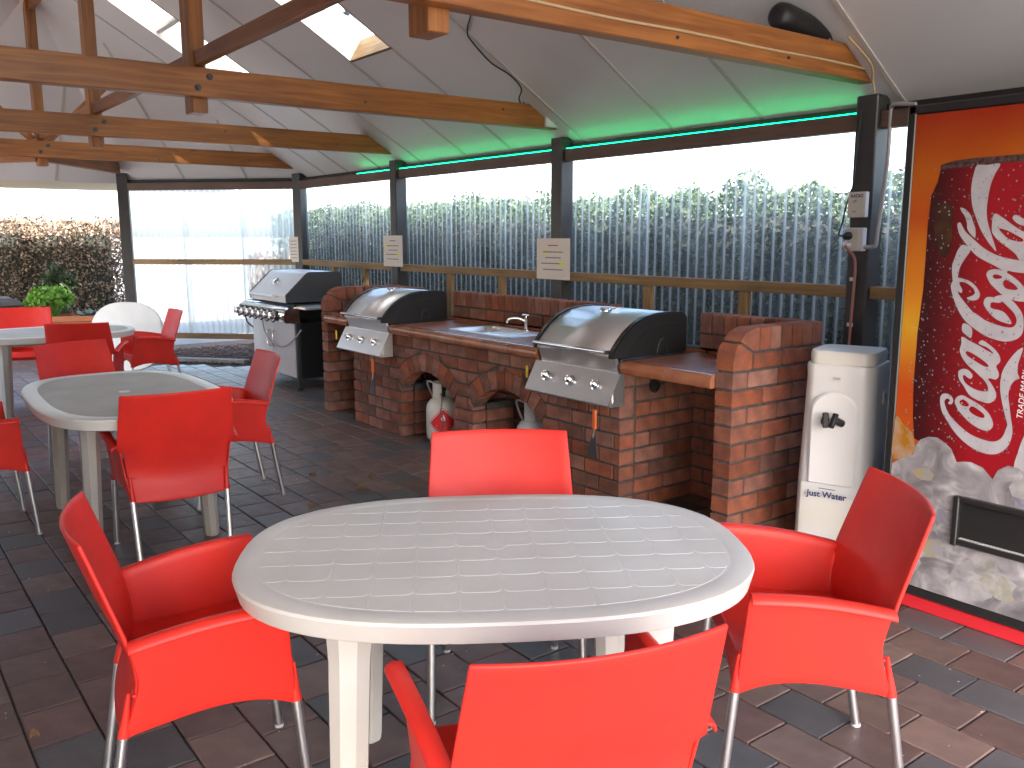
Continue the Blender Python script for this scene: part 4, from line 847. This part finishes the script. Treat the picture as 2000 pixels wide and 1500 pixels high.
for i in range(34):                                    # printed ice cubes, each with its own outline
    cx = random.uniform(G0+.05, G1-.06); cz = random.uniform(.17, .62); r = random.uniform(.035, .075)
    a0 = random.random()*6; pl = [(cx+r*random.uniform(.75, 1.1)*math.cos(a0+k*.9)*1.2, cz+r*random.uniform(.75, 1.1)*math.sin(a0+k*.9)*.85) for k in range(7)]
    pl = [(min(max(a, G0+.002), G1-.002), max(b, GZ0+.002)) for a, b in pl]
    MT['icecube%d' % i] = mat('printed ice cube', (.17+.12*random.random(),)*2+(.21+.1*random.random(),), .22, col2=(.36, .345, .355) if i % 5 else (.34, .27, .16), nscale=14+random.random()*14, detail=9, ramp=(.42, .6))
    sub('ice_cube_print', pl, 5.2+.02*i, 'icecube%d' % i, False)
dr = MB()
for i in range(1100):
    while True:
        a, b = random.uniform(-.42, .42), random.uniform(.72, 1.8)
        if a > -.38+.06*(1.8-b)*-1: break
    r = random.uniform(.0012, .0045); dr.add([(a+r*math.cos(t)*.8, -.0006*7, b+r*math.sin(t)) for t in (0, 1.05, 2.1, 3.14, 4.2, 5.25)], [tuple(range(6))])
me = dr.mesh('droplet_print', 'drop'); o = link('droplet_print', me, door, (0, 0, 0), False); stuff(o)
sl = MB(); sx0, sx1, sz0, sz1 = -.188, .30, .338, .53
for c, d in (((sx0+.012, .43), (.024, .20)), ((sx1-.012, .43), (.024, .20)), (((sx0+sx1)/2, sz1-.01), (sx1-sx0-.05, .022)), (((sx0+sx1)/2, sz0+.01), (sx1-sx0-.05, .024))): sl.cbox((VC+c[0], VY-.012, c[1]), (d[0], .03, d[1]), .004)
ch = sl.build('delivery_chute', 'black', vm)
MB().box((VC+.056, VY-.004, .435), (.44, .002, .155)).build('chute_flap', 'black', ch)
MB().cbox((VC+.056, VY-.010, .36), (.43, .014, .008), .002).build('chute_lip', 'grey', ch)
def text(body, size, m, parent, mw, name='lettering', ext=.0002, shear=0., bold=0.):
    cu = bpy.data.curves.new(name, 'FONT'); cu.body = body; cu.size = size; cu.extrude = ext; cu.align_x = 'CENTER'; cu.align_y = 'CENTER'; cu.shear = shear; cu.offset = bold
    o = bpy.data.objects.new(name, cu); dg = bpy.context.evaluated_depsgraph_get(); COL.objects.link(o); bpy.context.view_layer.update()
    me = bpy.data.meshes.new_from_object(o.evaluated_get(bpy.context.evaluated_depsgraph_get())); COL.objects.unlink(o); bpy.data.objects.remove(o)
    me.materials.clear(); me.materials.append(MT[m]); q = bpy.data.objects.new(name, me); COL.objects.link(q); q.parent = parent; q.matrix_local = mw; return q
text('TRADE MARK', .030, 'whiteprint', door, Matrix.Translation((.022, -.005, .96)) @ Matrix.Rotation(R(90), 4, 'X') @ Matrix.Rotation(R(88), 4, 'Z'), shear=.2)

# ------------------------------------------------------------------ water cooler
wcx, wcy, wr = -2.30, 3.72, R(18)
wc = thing('water_cooler', 'white floor standing water cooler between brick end wall and vending machine', 'water cooler', (wcx, wcy, 0), wr)
def sec(w, d0, d1, r, z, bow=.03, n=6):               # rounded section, front is -y and bows outward
    o = []
    for cx, cy, a in ((w/2-r, d1-r, 0), (-w/2+r, d1-r, 90), (-w/2+r, -d0+r, 180), (w/2-r, -d0+r, 270)):
        for i in range(n+1):
            t = R(a+90*i/n); x, y = cx+r*math.cos(t), cy+r*math.sin(t)
            if y < 0: y -= bow*(1-(x/(w/2))**2)
            o.append((x, y, z))
    return o
MB().loft([sec(.335, .17, .17, .04, .0), sec(.34, .175, .17, .045, .01), sec(.335, .17, .17, .05, .4), sec(.318, .155, .168, .055, .75), sec(.312, .150, .165, .055, .90), sec(.318, .152, .165, .055, .945), sec(.312, .148, .162, .055, .957)]).build('body', 'white', wc, world=False, smooth=50)
MB().loft([sec(.285, .135, .15, .05, .955, .02), sec(.292, .138, .152, .05, .963, .02), sec(.294, .139, .153, .05, 1.0, .02), sec(.285, .132, .148, .05, 1.016, .015), sec(.22, .09, .11, .05, 1.02, .01)]).build('lid', 'cream', wc, world=False, smooth=50)
def arch2(hw, z0, z1, y, n=10): return [(-hw, y, z0), (hw, y, z0)]+[(hw*math.cos(math.pi*k/n), y, z1-hw*1.0+hw*1.0*math.sin(math.pi*k/n)) for k in range(n+1)]
a = arch2(.098, .41, .83, -.195); 
rc = MB(); rc.loft([[(x*1.10, -.1915-.006*(1-(x/.12)**2), z+(.010 if z > .5 else -.004)) for x, y, z in a], [(x, -.200-.004*(1-(x/.12)**2), z) for x, y, z in a]], caps=False); rc.add([(x, -.200-.004*(1-(x/.12)**2), z) for x, y, z in a], [tuple(range(len(a)))])
rc.build('tap_recess', 'grey', wc, world=False) if False else rc.build('tap_panel', 'white', wc, world=False, smooth=50)
for x, b_ in ((-.040, 20), (.038, -30)):
    t = MB(); t.lathe([(.017, 0), (.017, .045), (.013, .052)], 12); t.cbox((0, -.006, .056), (.026, .070, .018), .004)
    o = t.build('tap', 'blackm', wc, (x, -.205, .70), world=False, smooth=40); o.rotation_euler = (R(65), 0, R(b_))
MB().loft([sec(.31, .178, .0, .02, .05, .034), sec(.31, .179, .0, .02, .25, .035), sec(.30, .176, .0, .02, .402, .035), sec(.29, .168, .0, .02, .41, .032)]).build('front_panel', 'cream', wc, world=False, smooth=50)
for i, (body, size, z) in enumerate((('JUST WATER', .010, .385), ('Just Water', .040, .36))):
    q = text(body if i else '', size, 'blueprint', wc, Matrix.Translation((-.01, -.2155, z)) @ Matrix.Rotation(R(90), 4, 'X'), bold=.001) if i else None
MB().box((-.01, -.2135, .389), (.075, .001, .003)).build('small_print', 'blueprint', wc, world=False)
MB().cbox((.1625, .03, .80), (.006, .06, .06), .002).build('grip', 'white', wc, world=False); MB().cbox((.166, .03, .795), (.004, .035, .035), .001).build('grip_recess', 'grey', wc, world=False)
MB().cbox((.0, -.188, .90), (.03, .003, .010), .001).build('indicator', 'grey', wc, world=False)

# ------------------------------------------------------------------ red armchairs
def chair_parts():
    t = thing('chair', '', 'chair', (0, 0, 0)); oy = -.25
    def w_at(z): return .262-.017*(z-.585)/.255 if z >= .565 else .2145+.022*(z-.325)/.245
    def yb(z):
        P = [(.325, .060), (.40, .090), (.47, .104), (.585, .085), (.70, .047), (.84, .0)]
        for (a, b), (c, d) in zip(P[:-1], P[1:]):
            if z <= c+1e-6: k = (z-a)/(c-a); return b+(d-b)*k
        return P[-1][1]
    ys = [yb(.325+.515*k/40) for k in range(41)]
    for _ in range(6): ys = [ys[0]]+[(ys[k-1]+2*ys[k]+ys[k+1])/4 for k in range(1, 40)]+[ys[40]]
    rows = [.325, .34, .36, .385, .41, .44, .47, .50, .53, .558, .572, .60, .63, .67, .71, .75, .79, .82, .84]
    def bfn(u, v):
        z = rows[round(v*18)]; s = 2*u-1; x = s*w_at(z); f = (z-.325)/.515*40; k = min(39, int(f)); y = ys[k]+(ys[k+1]-ys[k])*(f-k)
        sag = .045*min(1, max(.3, (z-.30)/.36))
        return (x, oy+y-sag*(1-s*s), z-(.010*(1-s*s) if z < .33 else 0))
    m = MB(); m.grid(bfn, 16, 18)
    def solid(o, th, bev=.003):
        s = o.modifiers.new('s', 'SOLIDIFY'); s.thickness = th; s.offset = 0
        b = o.modifiers.new('b', 'BEVEL'); b.width = bev; b.segments = 2; b.limit_method = 'ANGLE'; b.angle_limit = R(50)
    solid(m.build('backrest', 'red', t, world=False, smooth=55), .010, .004)
    def sx(y, z):
        a = .255+.017*(y-.085)/.37; b = .2145+.027*(y-.06)/.415; k = (z-.33)/.29
        return b+(a-b)*max(0, min(1.05, k))
    for s in (-1, 1):
        m = MB()
        def rear(k): return .060+(.104-.060)*min(1, k/.55) if k < .55 else .104-(.104-.083)*(k-.55)/.45
        def fn(u, v):
            zt = .585+.045*u+.012*math.sin(math.pi*u)
            arch = .325+.010*u+ (.058*math.sin(math.pi*min(1, u/.98))**.75 if u < 1 else 0)*(.35+.65*u)
            z = arch+(zt-arch)*v; r = rear(v); f = .475-.020*v; y = r+(f-r)*u
            return (s*sx(y, z), oy+y, z)
        m.grid(fn, 14, 10)
        def fl(u, v):                                  # sloping arm flange, outwards and a rolled edge
            zt = .585+.045*u+.012*math.sin(math.pi*u); y = .083+(.455-.083)*u
            dx = (-.004, .016, .030, .034)[round(v*3)]; dz = (0, .003, -.003, -.016)[round(v*3)]
            return (s*(sx(y, zt)+dx), oy+y, zt+dz)
        m.grid(fl, 14, 3)
        solid(m.build('side_panel', 'red', t, world=False, smooth=50), .008)
    m = MB()
    def seat(u, v):
        s = 2*u-1; y = .085+.385*v; z = .425+.018*v+.012*s*s-.012*math.sin(math.pi*v)
        return (s*(sx(y, .43)-.002), oy+y, z)
    m.grid(seat, 10, 8)
    def apron(u, v):
        s = 2*u-1; zb = .345+.05*(1-s**4); z = .449+.006*s*s-(.449-zb)*v
        return (s*(sx(.47, z)-.001), oy+.470+.010*math.sin(v*1.5), z)
    m.grid(apron, 10, 4)
    solid(m.build('seat', 'red', t, world=False, smooth=60), .008)
    for s in (-1, 1):
        for (a, b) in (((.213, .062, .345), (.203, .004, .0)), ((.240, .474, .36), (.246, .505, .0))):
            p, q = Vector((s*a[0], oy+a[1], a[2])), Vector((s*b[0], oy+b[1], b[2]))
            lg = MB().tube([p, q], .0135, 12).build('leg', 'alu', t, world=False, smooth=60)
            sk_ = MB().tube([p+(p-q).normalized()*.10, p+(p-q).normalized()*.05, p+(p-q).normalized()*.015, p+(q-p)*.04], .005, 12, r2=.0155).build('leg_socket', 'red', t, world=False, smooth=60)
            e = MB().tube([q+(p-q)*.03, q], .015, 12).build('foot_cap', 'grey', lg, world=False, smooth=60)
    return t
proto = chair_parts()
Z8 = .84
# two top corners of each backrest on plan, and the point it faces
chairs = [
 ((-2.649, 1.645), (-2.377, 2.053), (-1.83, 1.33), 0, 'red armchair on the far side of the near oval table, facing the camera'),
 ((-1.444, 2.476), (-1.047, 2.129), (-1.83, 1.33), 0, 'red armchair at the right end of the near table, beside the vending machine'),
 ((-2.618, .479), (-2.143, .377), (-1.83, 1.33), 0, 'red armchair at the left end of the near table, seen side on'),
 ((-1.127, .768), (-.972, 1.227), (-1.83, 1.33), 0, 'red armchair in the foreground with its back to the camera'),
 ((-4.152, .940), (-4.049, 1.424), (-5, 1.2), 6, 'red armchair with its back to the camera at the middle table'),
 ((-5.370, 2.053), (-4.895, 2.007), (-5, 1.2), 0, 'red armchair at the right of the middle table, standing on open paving'),
 ((-6.40, .97), (-6.54, 1.42), (-5, 1.2), 0, 'red armchair on the far side of the middle table, facing the camera'),
 ((-5.50, .20), (-5.06, .20), (-5.3, 1.2), 0, 'red armchair at the left end of the middle table, cut by the frame'),
 ((-8.022, 1.293), (-7.826, 1.748), (-8.6, 1.4), 0, 'dark red armchair with its back to the camera at the farthest table'),
 ((-10.05, 1.20), (-9.90, 1.68), (-8.6, 1.4), 0, 'red armchair behind the farthest table, in front of the planter'),
 ((-8.98, 2.567), (-8.52, 2.549), (-8.6, 1.4), 0, 'red armchair at the right of the farthest table, before the white tabletop'),
]
for i, (a, b, f, extra_rot, lab) in enumerate(chairs):
    a, b, f = Vector(a), Vector(b), Vector(f); mid = (a+b)/2; d = (b-a).normalized(); n = Vector((-d.y, d.x))
    if n.dot(f-mid) < 0: n = -n
    ang = math.atan2(n.y, n.x)-math.pi/2+R(extra_rot)
    o = proto if i == 0 else copy_tree(proto)
    n2 = Vector((-math.sin(ang), math.cos(ang)))
    o.location = (mid.x+n2.x*.25, mid.y+n2.y*.25, 0); o.rotation_euler = (0, 0, ang); tag(o, lab, 'chair', 'red plastic armchairs')

# ------------------------------------------------------------------ resin tables
def oval(hl, hw, e, n=72):
    o = []
    for i in range(n):
        t = 2*math.pi*i/n; c, s = math.cos(t), math.sin(t)
        o.append((hl*math.copysign(abs(c)**(2/e), c), hw*math.copysign(abs(s)**(2/e), s)))
    return o
def table(x, y, rz, hl, hw, e, label, m, rim, relief, lx, ly):
    t = thing('table', label, 'table', (x, y, 0), rz, 'oval plastic tables')
    rg = lambda d, z: [(a, b, z) for a, b in oval(hl-d, hw-d, e)]
    MB().loft([rg(.030, .668), rg(.014, .666), rg(.012, .668), rg(.001, .711), rg(.004, .718), rg(.010, .720), rg(rim, .720), rg(rim+.008, .7186)], caps=False).build('rim', m if relief else 'resinw', t, world=False, smooth=22)
    MB().loft([rg(rim+.006, .7187), rg(rim+.006, .690)]).build('top_panel', m, t, world=False)
    MB().loft([rg(.014, .674), rg(.030, .674)], caps=False).build('skirt', m, t, world=False)
    if relief:
        r = MB(); ins = oval(hl-rim-.014, hw-rim-.014, e, 48); st = .104
        for i in range(-8, 9):
            for j in range(-6, 7):
                cx, cy = (i+.5)*st, (j+.5)*st; h = st/2-.0012; q = .018
                pl = [(cx+sx_*(h-q)+q*math.cos(R(a))*1., cy+sy_*(h-q)+q*math.sin(R(a))) for sx_, sy_, a0 in ((1, 1, 0), (-1, 1, 90), (-1, -1, 180), (1, -1, 270)) for a in (a0, a0+45, a0+90)]
                for k in range(48):
                    p, p2 = ins[k], ins[(k+1) % 48]; nx, ny = p2[1]-p[1], p[0]-p2[0]
                    pl = clip(pl, nx, ny, nx*p[0]+ny*p[1])
                    if len(pl) < 3: break
                if len(pl) < 3: continue
                c = (sum(p[0] for p in pl)/len(pl), sum(p[1] for p in pl)/len(pl))
                if max(math.hypot(p[0]-c[0], p[1]-c[1]) for p in pl) < .015: continue
                lo = [(a, b, .7180) for a, b in pl]; hi = [(c[0]+(a-c[0])*.985, c[1]+(b-c[1])*.985, .7194) for a, b in pl]
                r.loft([lo, hi])
        r.build('moulded_top', m, t, world=False)
    MB().lathe([(.030, .7185), (.030, .7200), (.026, .7203), (.02, .7198)], 20).build('parasol_hole_cap', m if relief else 'resinw', t, world=False, smooth=40)
    for sx_ in (-1, 1):
        for sy_ in (-1, 1):
            cx, cy = sx_*lx, sy_*ly
            o8 = lambda r_, z, k=1.: [(cx+r_*math.cos(R(22.5+45*i))*1.05+sx_*(.676-z)*.03, cy+r_*math.sin(R(22.5+45*i))*.9+sy_*(.676-z)*.03, z) for i in range(8)]
            MB().loft([o8(.037, 0), o8(.042, .012), o8(.050, .55), o8(.054, .60), o8(.062, .69)]).build('leg', m, t, world=False, smooth=30)
    for sx_ in (-1, 1):
        MB().cbox((sx_*lx, 0, .655), (.02, 2*ly-.08, .06), .004).build('leg_brace', m, t, world=False)
    for sy_ in (-1, 1):
        MB().cbox((0, sy_*ly, .655), (2*lx-.08, .02, .06), .004).build('apron', m, t, world=False)
    return t
table(-1.83, 1.33, R(57.5), .672, .478, 2.6, 'large beige oval plastic table in the foreground with a moulded tile top', 'resin', .05, True, .36, .27)
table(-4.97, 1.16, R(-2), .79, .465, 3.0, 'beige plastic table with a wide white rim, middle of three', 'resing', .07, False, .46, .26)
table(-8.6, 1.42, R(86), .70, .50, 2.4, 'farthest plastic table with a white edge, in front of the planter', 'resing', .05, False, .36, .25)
ft = thing('tabletop', 'white oval tabletop stood on edge against the far post', 'tabletop', (-10.75, 2.55, 0))
m = MB(); ov = oval(.44, .40, 2.5, 48)
m.loft([[(a*(1-k), y, .40+b*(1-k)) for a, b in ov] for k, y in ((.02, -.018), (0, -.010), (0, .010), (.02, .018), (.10, .018), (.11, .010))])
o = m.build('top', 'resinw', ft, world=False, smooth=40); o.rotation_euler = (R(-9), 0, R(48))
# ------------------------------------------------------------------ notices, boxes, cords, speaker
def notice(x, z, w, h, rz, label, red):
    t = thing('notice', label, 'notice', (x, 4.43, z), rz)
    MB().cbox((0, 0, 0), (w, .003, h), .001).build('paper', 'paper', t, world=False)
    def line(u, v, ww, m): MB().box((u, -.0021, v), (ww, .0006, .008)).build('text_line', m, t, world=False)
    line(0, h*.33, w*.30, red)
    for v, a, b in ((.17, -.30, .30), (.03, -.24, .24), (-.11, -.36, .20), (-.26, -.30, .30)):
        u = a
        while u < b:
            k = min(random.uniform(.05, .11), b-u); line(w*(u+k/2), h*v, w*k*.86, 'ink'); u += k
    for u, v in ((-.22, .17), (.26, -.11)): MB().box((w*u, -.0018, h*v), (w*.19, .0006, .020)).build('highlight', 'hilite', t, world=False)
notice(-5.31, 1.36, .40, .315, 0, 'white notice with yellow highlighted words on the middle post', 'inkred')
notice(-7.80, 1.39, .38, .305, 0, 'white notice on the post behind the left built-in barbecue', 'ink')
t = thing('notice', 'small white card on the far corner post behind the trolley', 'notice', (-10.16, 4.41, 1.38), R(30))
MB().cbox((0, 0, 0), (.13, .003, .30), .001).build('paper', 'paper', t, world=False)
for i in range(6): MB().box((0, -.0021, .10-.04*i), (.09-.01*(i % 2), .0006, .006)).build('text_line', 'ink', t, world=False)

pz = 4.432
rs = thing('switch_box', 'white radio switch box with handwriting on the near dark post', 'switch', (-2.73, pz, 1.70))
MB().cbox((-2.73, pz-.018, 1.70), (.105, .036, .135), .004).build('box', 'white', rs)
MB().cbox((-2.732, pz-.0375, 1.70), (.09, .003, .12), .001).build('cover', 'cream', rs)
text('RADIO', .024, 'ink', rs, Matrix.Translation((.003, -.0395, .045)) @ Matrix.Rotation(R(90), 4, 'X'), bold=.0008)
text('off', .022, 'ink', rs, Matrix.Translation((-.010, -.0395, .018)) @ Matrix.Rotation(R(90), 4, 'X'))
text('on', .020, 'ink', rs, Matrix.Translation((-.010, -.0395, -.035)) @ Matrix.Rotation(R(90), 4, 'X'))
po = thing('power_outlet', 'white double power outlet with black plug on the near dark post', 'power outlet', (-2.73, pz, 1.515))
MB().cbox((-2.73, pz-.022, 1.515), (.105, .044, .125), .005).build('box', 'white', po)
MB().cbox((-2.735, pz-.046, 1.515), (.075, .005, .10), .002).build('cover', 'cream', po)
o = MB().lathe([(.022, 0), (.022, .03), (.014, .042), (.007, .05)], 16).build('plug', 'blackm', po, (-2.755, pz-.046, 1.535), smooth=40); o.rotation_euler = (R(90), 0, 0)
o = MB().lathe([(.020, 0), (.020, .028), (.012, .04), (.006, .045)], 16).build('plug', 'white', po, (-2.755, pz-.046, 1.485), smooth=40); o.rotation_euler = (R(90), 0, 0)
def cord(name, pts, r, m, label, cat, n=5):
    return tag(MB().tube(smoothpts(pts, n), r, 8).build(name, m, smooth=60), label, cat)
cord('cord', [(-2.755, pz-.09, 1.535), (-2.785, pz-.10, 1.54), (-2.80, pz-.05, 1.60), (-2.798, pz-.03, 1.68), (-2.788, pz-.01, 1.76), (-2.765, pz-.006, 1.85), (-2.76, pz-.006, 2.1), (-2.75, pz-.006, 2.2)], .0045, 'cord', 'black cord looping from the outlet up the near post', 'cord')
cord('cord', [(-2.75, pz-.09, 1.485), (-2.735, pz-.075, 1.46), (-2.728, pz-.02, 1.40), (-2.732, pz-.008, 1.25), (-2.738, pz-.008, 1.05), (-2.745, pz-.008, .7), (-2.74, pz-.008, .3)], .008, 'pinkcord', 'pink cord running down the near post behind the cooler', 'cord')
for z in (1.30, 1.05):
    MB().cbox((-2.745, pz-.004, z), (.035, .008, .020), .001).build('cable_clip', 'white', po)
cord('conduit', [(-2.678, pz-.02, 1.475), (-2.63, pz-.02, 1.475), (-2.615, pz-.015, 1.49), (-2.612, pz-.012, 1.55), (-2.612, 4.47, 1.9), (-2.61, 4.47, 2.17), (-2.60, 4.46, 2.20), (-2.56, 4.44, 2.205), (-2.45, 4.42, 2.19)], .011, 'grey', 'grey plastic conduit rising from the outlet to the eave', 'conduit', 4)
# outlet on the second tie beam with its black cable along the ceiling
ot = thing('power_outlet', 'small white outlet with black plug on the end of a tie beam', 'power outlet', (-5.235, 4.35, 2.37))
MB().cbox((-5.238, 4.352, 2.372), (.02, .13, .075), .004).build('box', 'white', ot)
o = MB().lathe([(.020, 0), (.020, .03), (.012, .04)], 14).build('plug', 'blackm', ot, (-5.228, 4.38, 2.375), smooth=40); o.rotation_euler = (0, R(90), 0)
def on_roof(x, y, d=.012): p = Vector((x, y, RZ(y)))-nrm(1)*d; return tuple(p)
cord('cord', [(-5.19, 4.38, 2.375), (-5.21, 4.42, 2.39), (-5.25, 4.36, 2.42), on_roof(-5.27, 4.20, .02), on_roof(-5.28, 4.12)], .006, 'cord', 'short black cord from the tie beam outlet to the ceiling', 'cord')
cord('cord', [on_roof(-2.85, 1.9, .5), on_roof(-4.6, 3.2, .06), on_roof(-5.06, 3.48, .012), on_roof(-5.13, 3.56, .012), on_roof(-5.17, 3.75), on_roof(-5.12, 3.88), on_roof(-5.15, 4.0), on_roof(-5.24, 4.06, .03), (-5.27, 4.08, 2.49)], .0055, 'cord', 'black cable wandering down the ceiling joint', 'cord')
cord('cord', [(-2.683, 1.95, 2.395), (-2.683, 2.5, 2.385), (-2.683, 3.0, 2.39), (-2.683, 3.5, 2.385), (-2.683, 4.0, 2.388), (-2.683, 4.35, 2.38), (-2.685, 4.40, 2.36)], .006, 'whitecord', 'tan cable clipped along the near tie beam', 'cord')
cord('cord', [on_roof(-2.64, 4.10, .02), on_roof(-2.62, 4.28, .02), (-2.66, 4.36, 2.33), (-2.665, 4.40, 2.27)], .006, 'whitecord', 'pale cable curling over the end of the near tie beam', 'cord')
sp = thing('speaker', 'black oval speaker hung under the ceiling above the near tie beam', 'speaker', (-2.80, 3.92, 2.56))
pr_ = [(.0, -.215), (.035, -.212), (.058, -.195), (.068, -.15), (.072, 0), (.068, .15), (.058, .195), (.035, .212), (.0, .215)]
o = MB().lathe(pr_[1:-1], 24).build('cabinet', 'blackm', sp, (-2.80, 3.93, 2.555), smooth=60); o.rotation_euler = (R(90), 0, 0); o.rotation_euler = (R(80), 0, 0)
MB().cbox((-2.80, 4.0, 2.635), (.03, .10, .02), .003).build('bracket', 'grey', sp); MB().tube([(-2.80, 4.06, 2.57), (-2.74, 4.08, 2.50)], .012, 8).build('mount', 'grey', sp)

# ------------------------------------------------------------------ planter, plants, bin, fallen leaves
px, py = -13.0, 2.45
pl = thing('planter', 'terracotta coloured rectangular planter trough beyond the far table', 'planter', (px, py, 0))
m = MB(); L_, W_, Hh = .95, .40, .50
def pr2(a, z): return [(sx_*(L_/2+a), sy_*(W_/2+a), z) for sx_, sy_ in ((1, 1), (-1, 1), (-1, -1), (1, -1))]
m.loft([pr2(-.04, .0), pr2(-.01, .42), pr2(.012, .43), pr2(.012, .50), pr2(-.02, .50), pr2(-.03, .45)])
o = m.build('trough', 'terra', pl, world=False); 
MB().box((0, 0, .455), (L_-.06, W_-.06, .02)).build('potting_mix', 'soil', pl, world=False); pl.rotation_euler = (0, 0, R(72))
def herb(x, y, z, n, h, sp_, m, label, size, cat='plant'):
    t = thing('plant', label, cat, (x, y, z)); st = MB(); pts = []
    for i in range(n):
        a = random.random()*6.28; r = sp_*math.sqrt(random.random()); hh = h*(1-.35*(r/sp_)**2)*random.uniform(.75, 1.05)
        e = Vector((x+r*math.cos(a), y+r*math.sin(a), z+hh)); st.tube([(x+.2*r*math.cos(a), y+.2*r*math.sin(a), z), (x+.7*r*math.cos(a), y+.7*r*math.sin(a), z+hh*.6), e], .004, 5)
        for k in range(22): pts.append(e+Vector((random.gauss(0, .04), random.gauss(0, .04), random.gauss(-.02, .035))))
    st.build('stems', m, t); leafmesh('foliage', np.array([tuple(p) for p in pts]), size, m, t, .7)
herb(-12.95, 2.20, .46, 60, .42, .26, 'leafp', 'bright green parsley growing in the trough', .055)
herb(-13.55, 2.40, .3, 40, .85, .25, 'leafg', 'taller dull green herb behind the parsley', .05)
def cabbage(x, y, z, r, label):
    t = thing('plant', label, 'plant', (x, y, z))
    for i in range(11):
        a = i*2.4; lean = .35+.5*(i/11); rr_ = r*(.55+.45*i/11); q = MB()
        def fn(u, v):
            s = 2*u-1; w = rr_*.75*math.sin(math.pi*(.12+.80*v)); d = rr_*v; hgt = rr_*(1.1-.55*lean)*v**.8-.03*s*s*v
            p = (d*lean*1.25+.02*math.sin(9*u), s*w, hgt+.012*math.sin(14*u+3*v)*v)
            return (x+p[0]*math.cos(a)-p[1]*math.sin(a), y+p[0]*math.sin(a)+p[1]*math.cos(a), z+p[2])
        q.grid(fn, 6, 5); q.build('leaf', 'leafc', t, smooth=80)
cabbage(-12.88, 2.62, .46, .17, 'blue green cabbage in the middle of the trough'); cabbage(-12.80, 2.85, .46, .13, 'small pale cabbage at the right end of the trough')
bn = thing('bin', 'black bin with flat grey lid at the far left edge', 'bin', (-13.15, 1.50, 0))
m = MB(); m.loft([[(-13.15+a*s, 1.50+b*s, z) for a, b in rr2] for s, z, rr2 in ((.9, 0, [(.3, .3), (-.3, .3), (-.3, -.3), (.3, -.3)]), (1., .66, [(.3, .3), (-.3, .3), (-.3, -.3), (.3, -.3)]))]); m.build('body', 'black', bn)
MB().loft([[(-13.15+a*s, 1.50+b*s, z) for a, b in ((.33, .33), (-.33, .33), (-.33, -.33), (.33, -.33))] for s, z in ((1, .66), (1.03, .675), (1.0, .72), (.75, .76))]).build('lid', 'dkgrey', bn)
for i, (a, b, s) in enumerate(((-4.55, 2.02, .038), (-4.72, 2.42, .038), (-4.9, 2.58, .022), (-5.18, 2.31, .034), (-2.9, .34, .018), (-4.35, 2.9, .02), (-4.05, 2.75, .02))):
    t = MB()
    def fn(u, v):
        s_ = 2*u-1; w = s*.5*math.sin(math.pi*(.08+.84*v))*(1+.35*math.sin(11*v)); return (s*1.5*(v-.5), s_*w, .004+.018*s_*s_+.012*math.sin(3*v))
    t.grid(fn, 4, 7); o = t.build('fallen_leaf', 'leafd', None, (a, b, .0)); o.rotation_euler = (0, 0, random.random()*6)
    tag(o, ('dry brown leaf on the paving close to the near table edge', 'curled dry leaf on the paving midway to the barbecue bench', 'small dry leaf on the paving towards the arches', 'yellow brown leaf beside the leg of the red chair on open paving', 'pale scrap of leaf on the dark paving at lower left', 'tiny leaf on paving in front of the right arch', 'tiny leaf on paving nearest the brick bench')[i], 'leaf', 'fallen leaves')
t = MB()
lv = thing('leaf_litter', 'dark leaves lying on top of the right skylight', 'leaves', (-6.35, 2.9, RZ(2.9)+.25))
for i in range(9):
    y = random.uniform(2.75, 3.35); x = random.uniform(-6.55, -6.1); c = Vector((x, y, RZ(y)))+nrm(1)*.212; r = random.uniform(.02, .05)
    MB().add([c+Vector((r*math.cos(k)*random.uniform(.5, 1.1), r*math.sin(k)*.8, -r*math.sin(k)*.8*T31+.002)) for k in (0, .9, 1.9, 2.8, 3.9, 5.1)], [tuple(range(6))]).build('leaf', 'blackm', lv)
mu = MB()
for i in range(2600):                                  # bark chips on the garden bed
    a, b = random.uniform(-12.6, -9.9), random.uniform(2.6, 5.2)
    if a-b > -14.28: continue
    mu.cbox((a, b, -.018+random.random()*.012), (random.uniform(.02, .07), random.uniform(.01, .03), .008), .002, random.random()*3)
for i in range(0): pass
o = stuff(mu.build('bark_mulch', 'soil')); o['label'] = 'brown bark mulch covering the garden bed under the far wall'; o['category'] = 'mulch'

gr = MB()                                              # crumbs and grit on the paving
for i in range(260):
    a, b = random.uniform(-6, -.9), random.uniform(.2, 3.2); r = random.uniform(.0015, .005)
    gr.add([(a+r*math.cos(k)*random.uniform(.6, 1.2), b+r*math.sin(k)*random.uniform(.6, 1.2), .0025) for k in (0, 1.2, 2.5, 3.8, 5)], [(0, 1, 2, 3, 4)])
o = stuff(gr.build('grit', 'resinw')); o['label'] = 'pale crumbs and grit scattered on the paving'; o['category'] = 'grit'
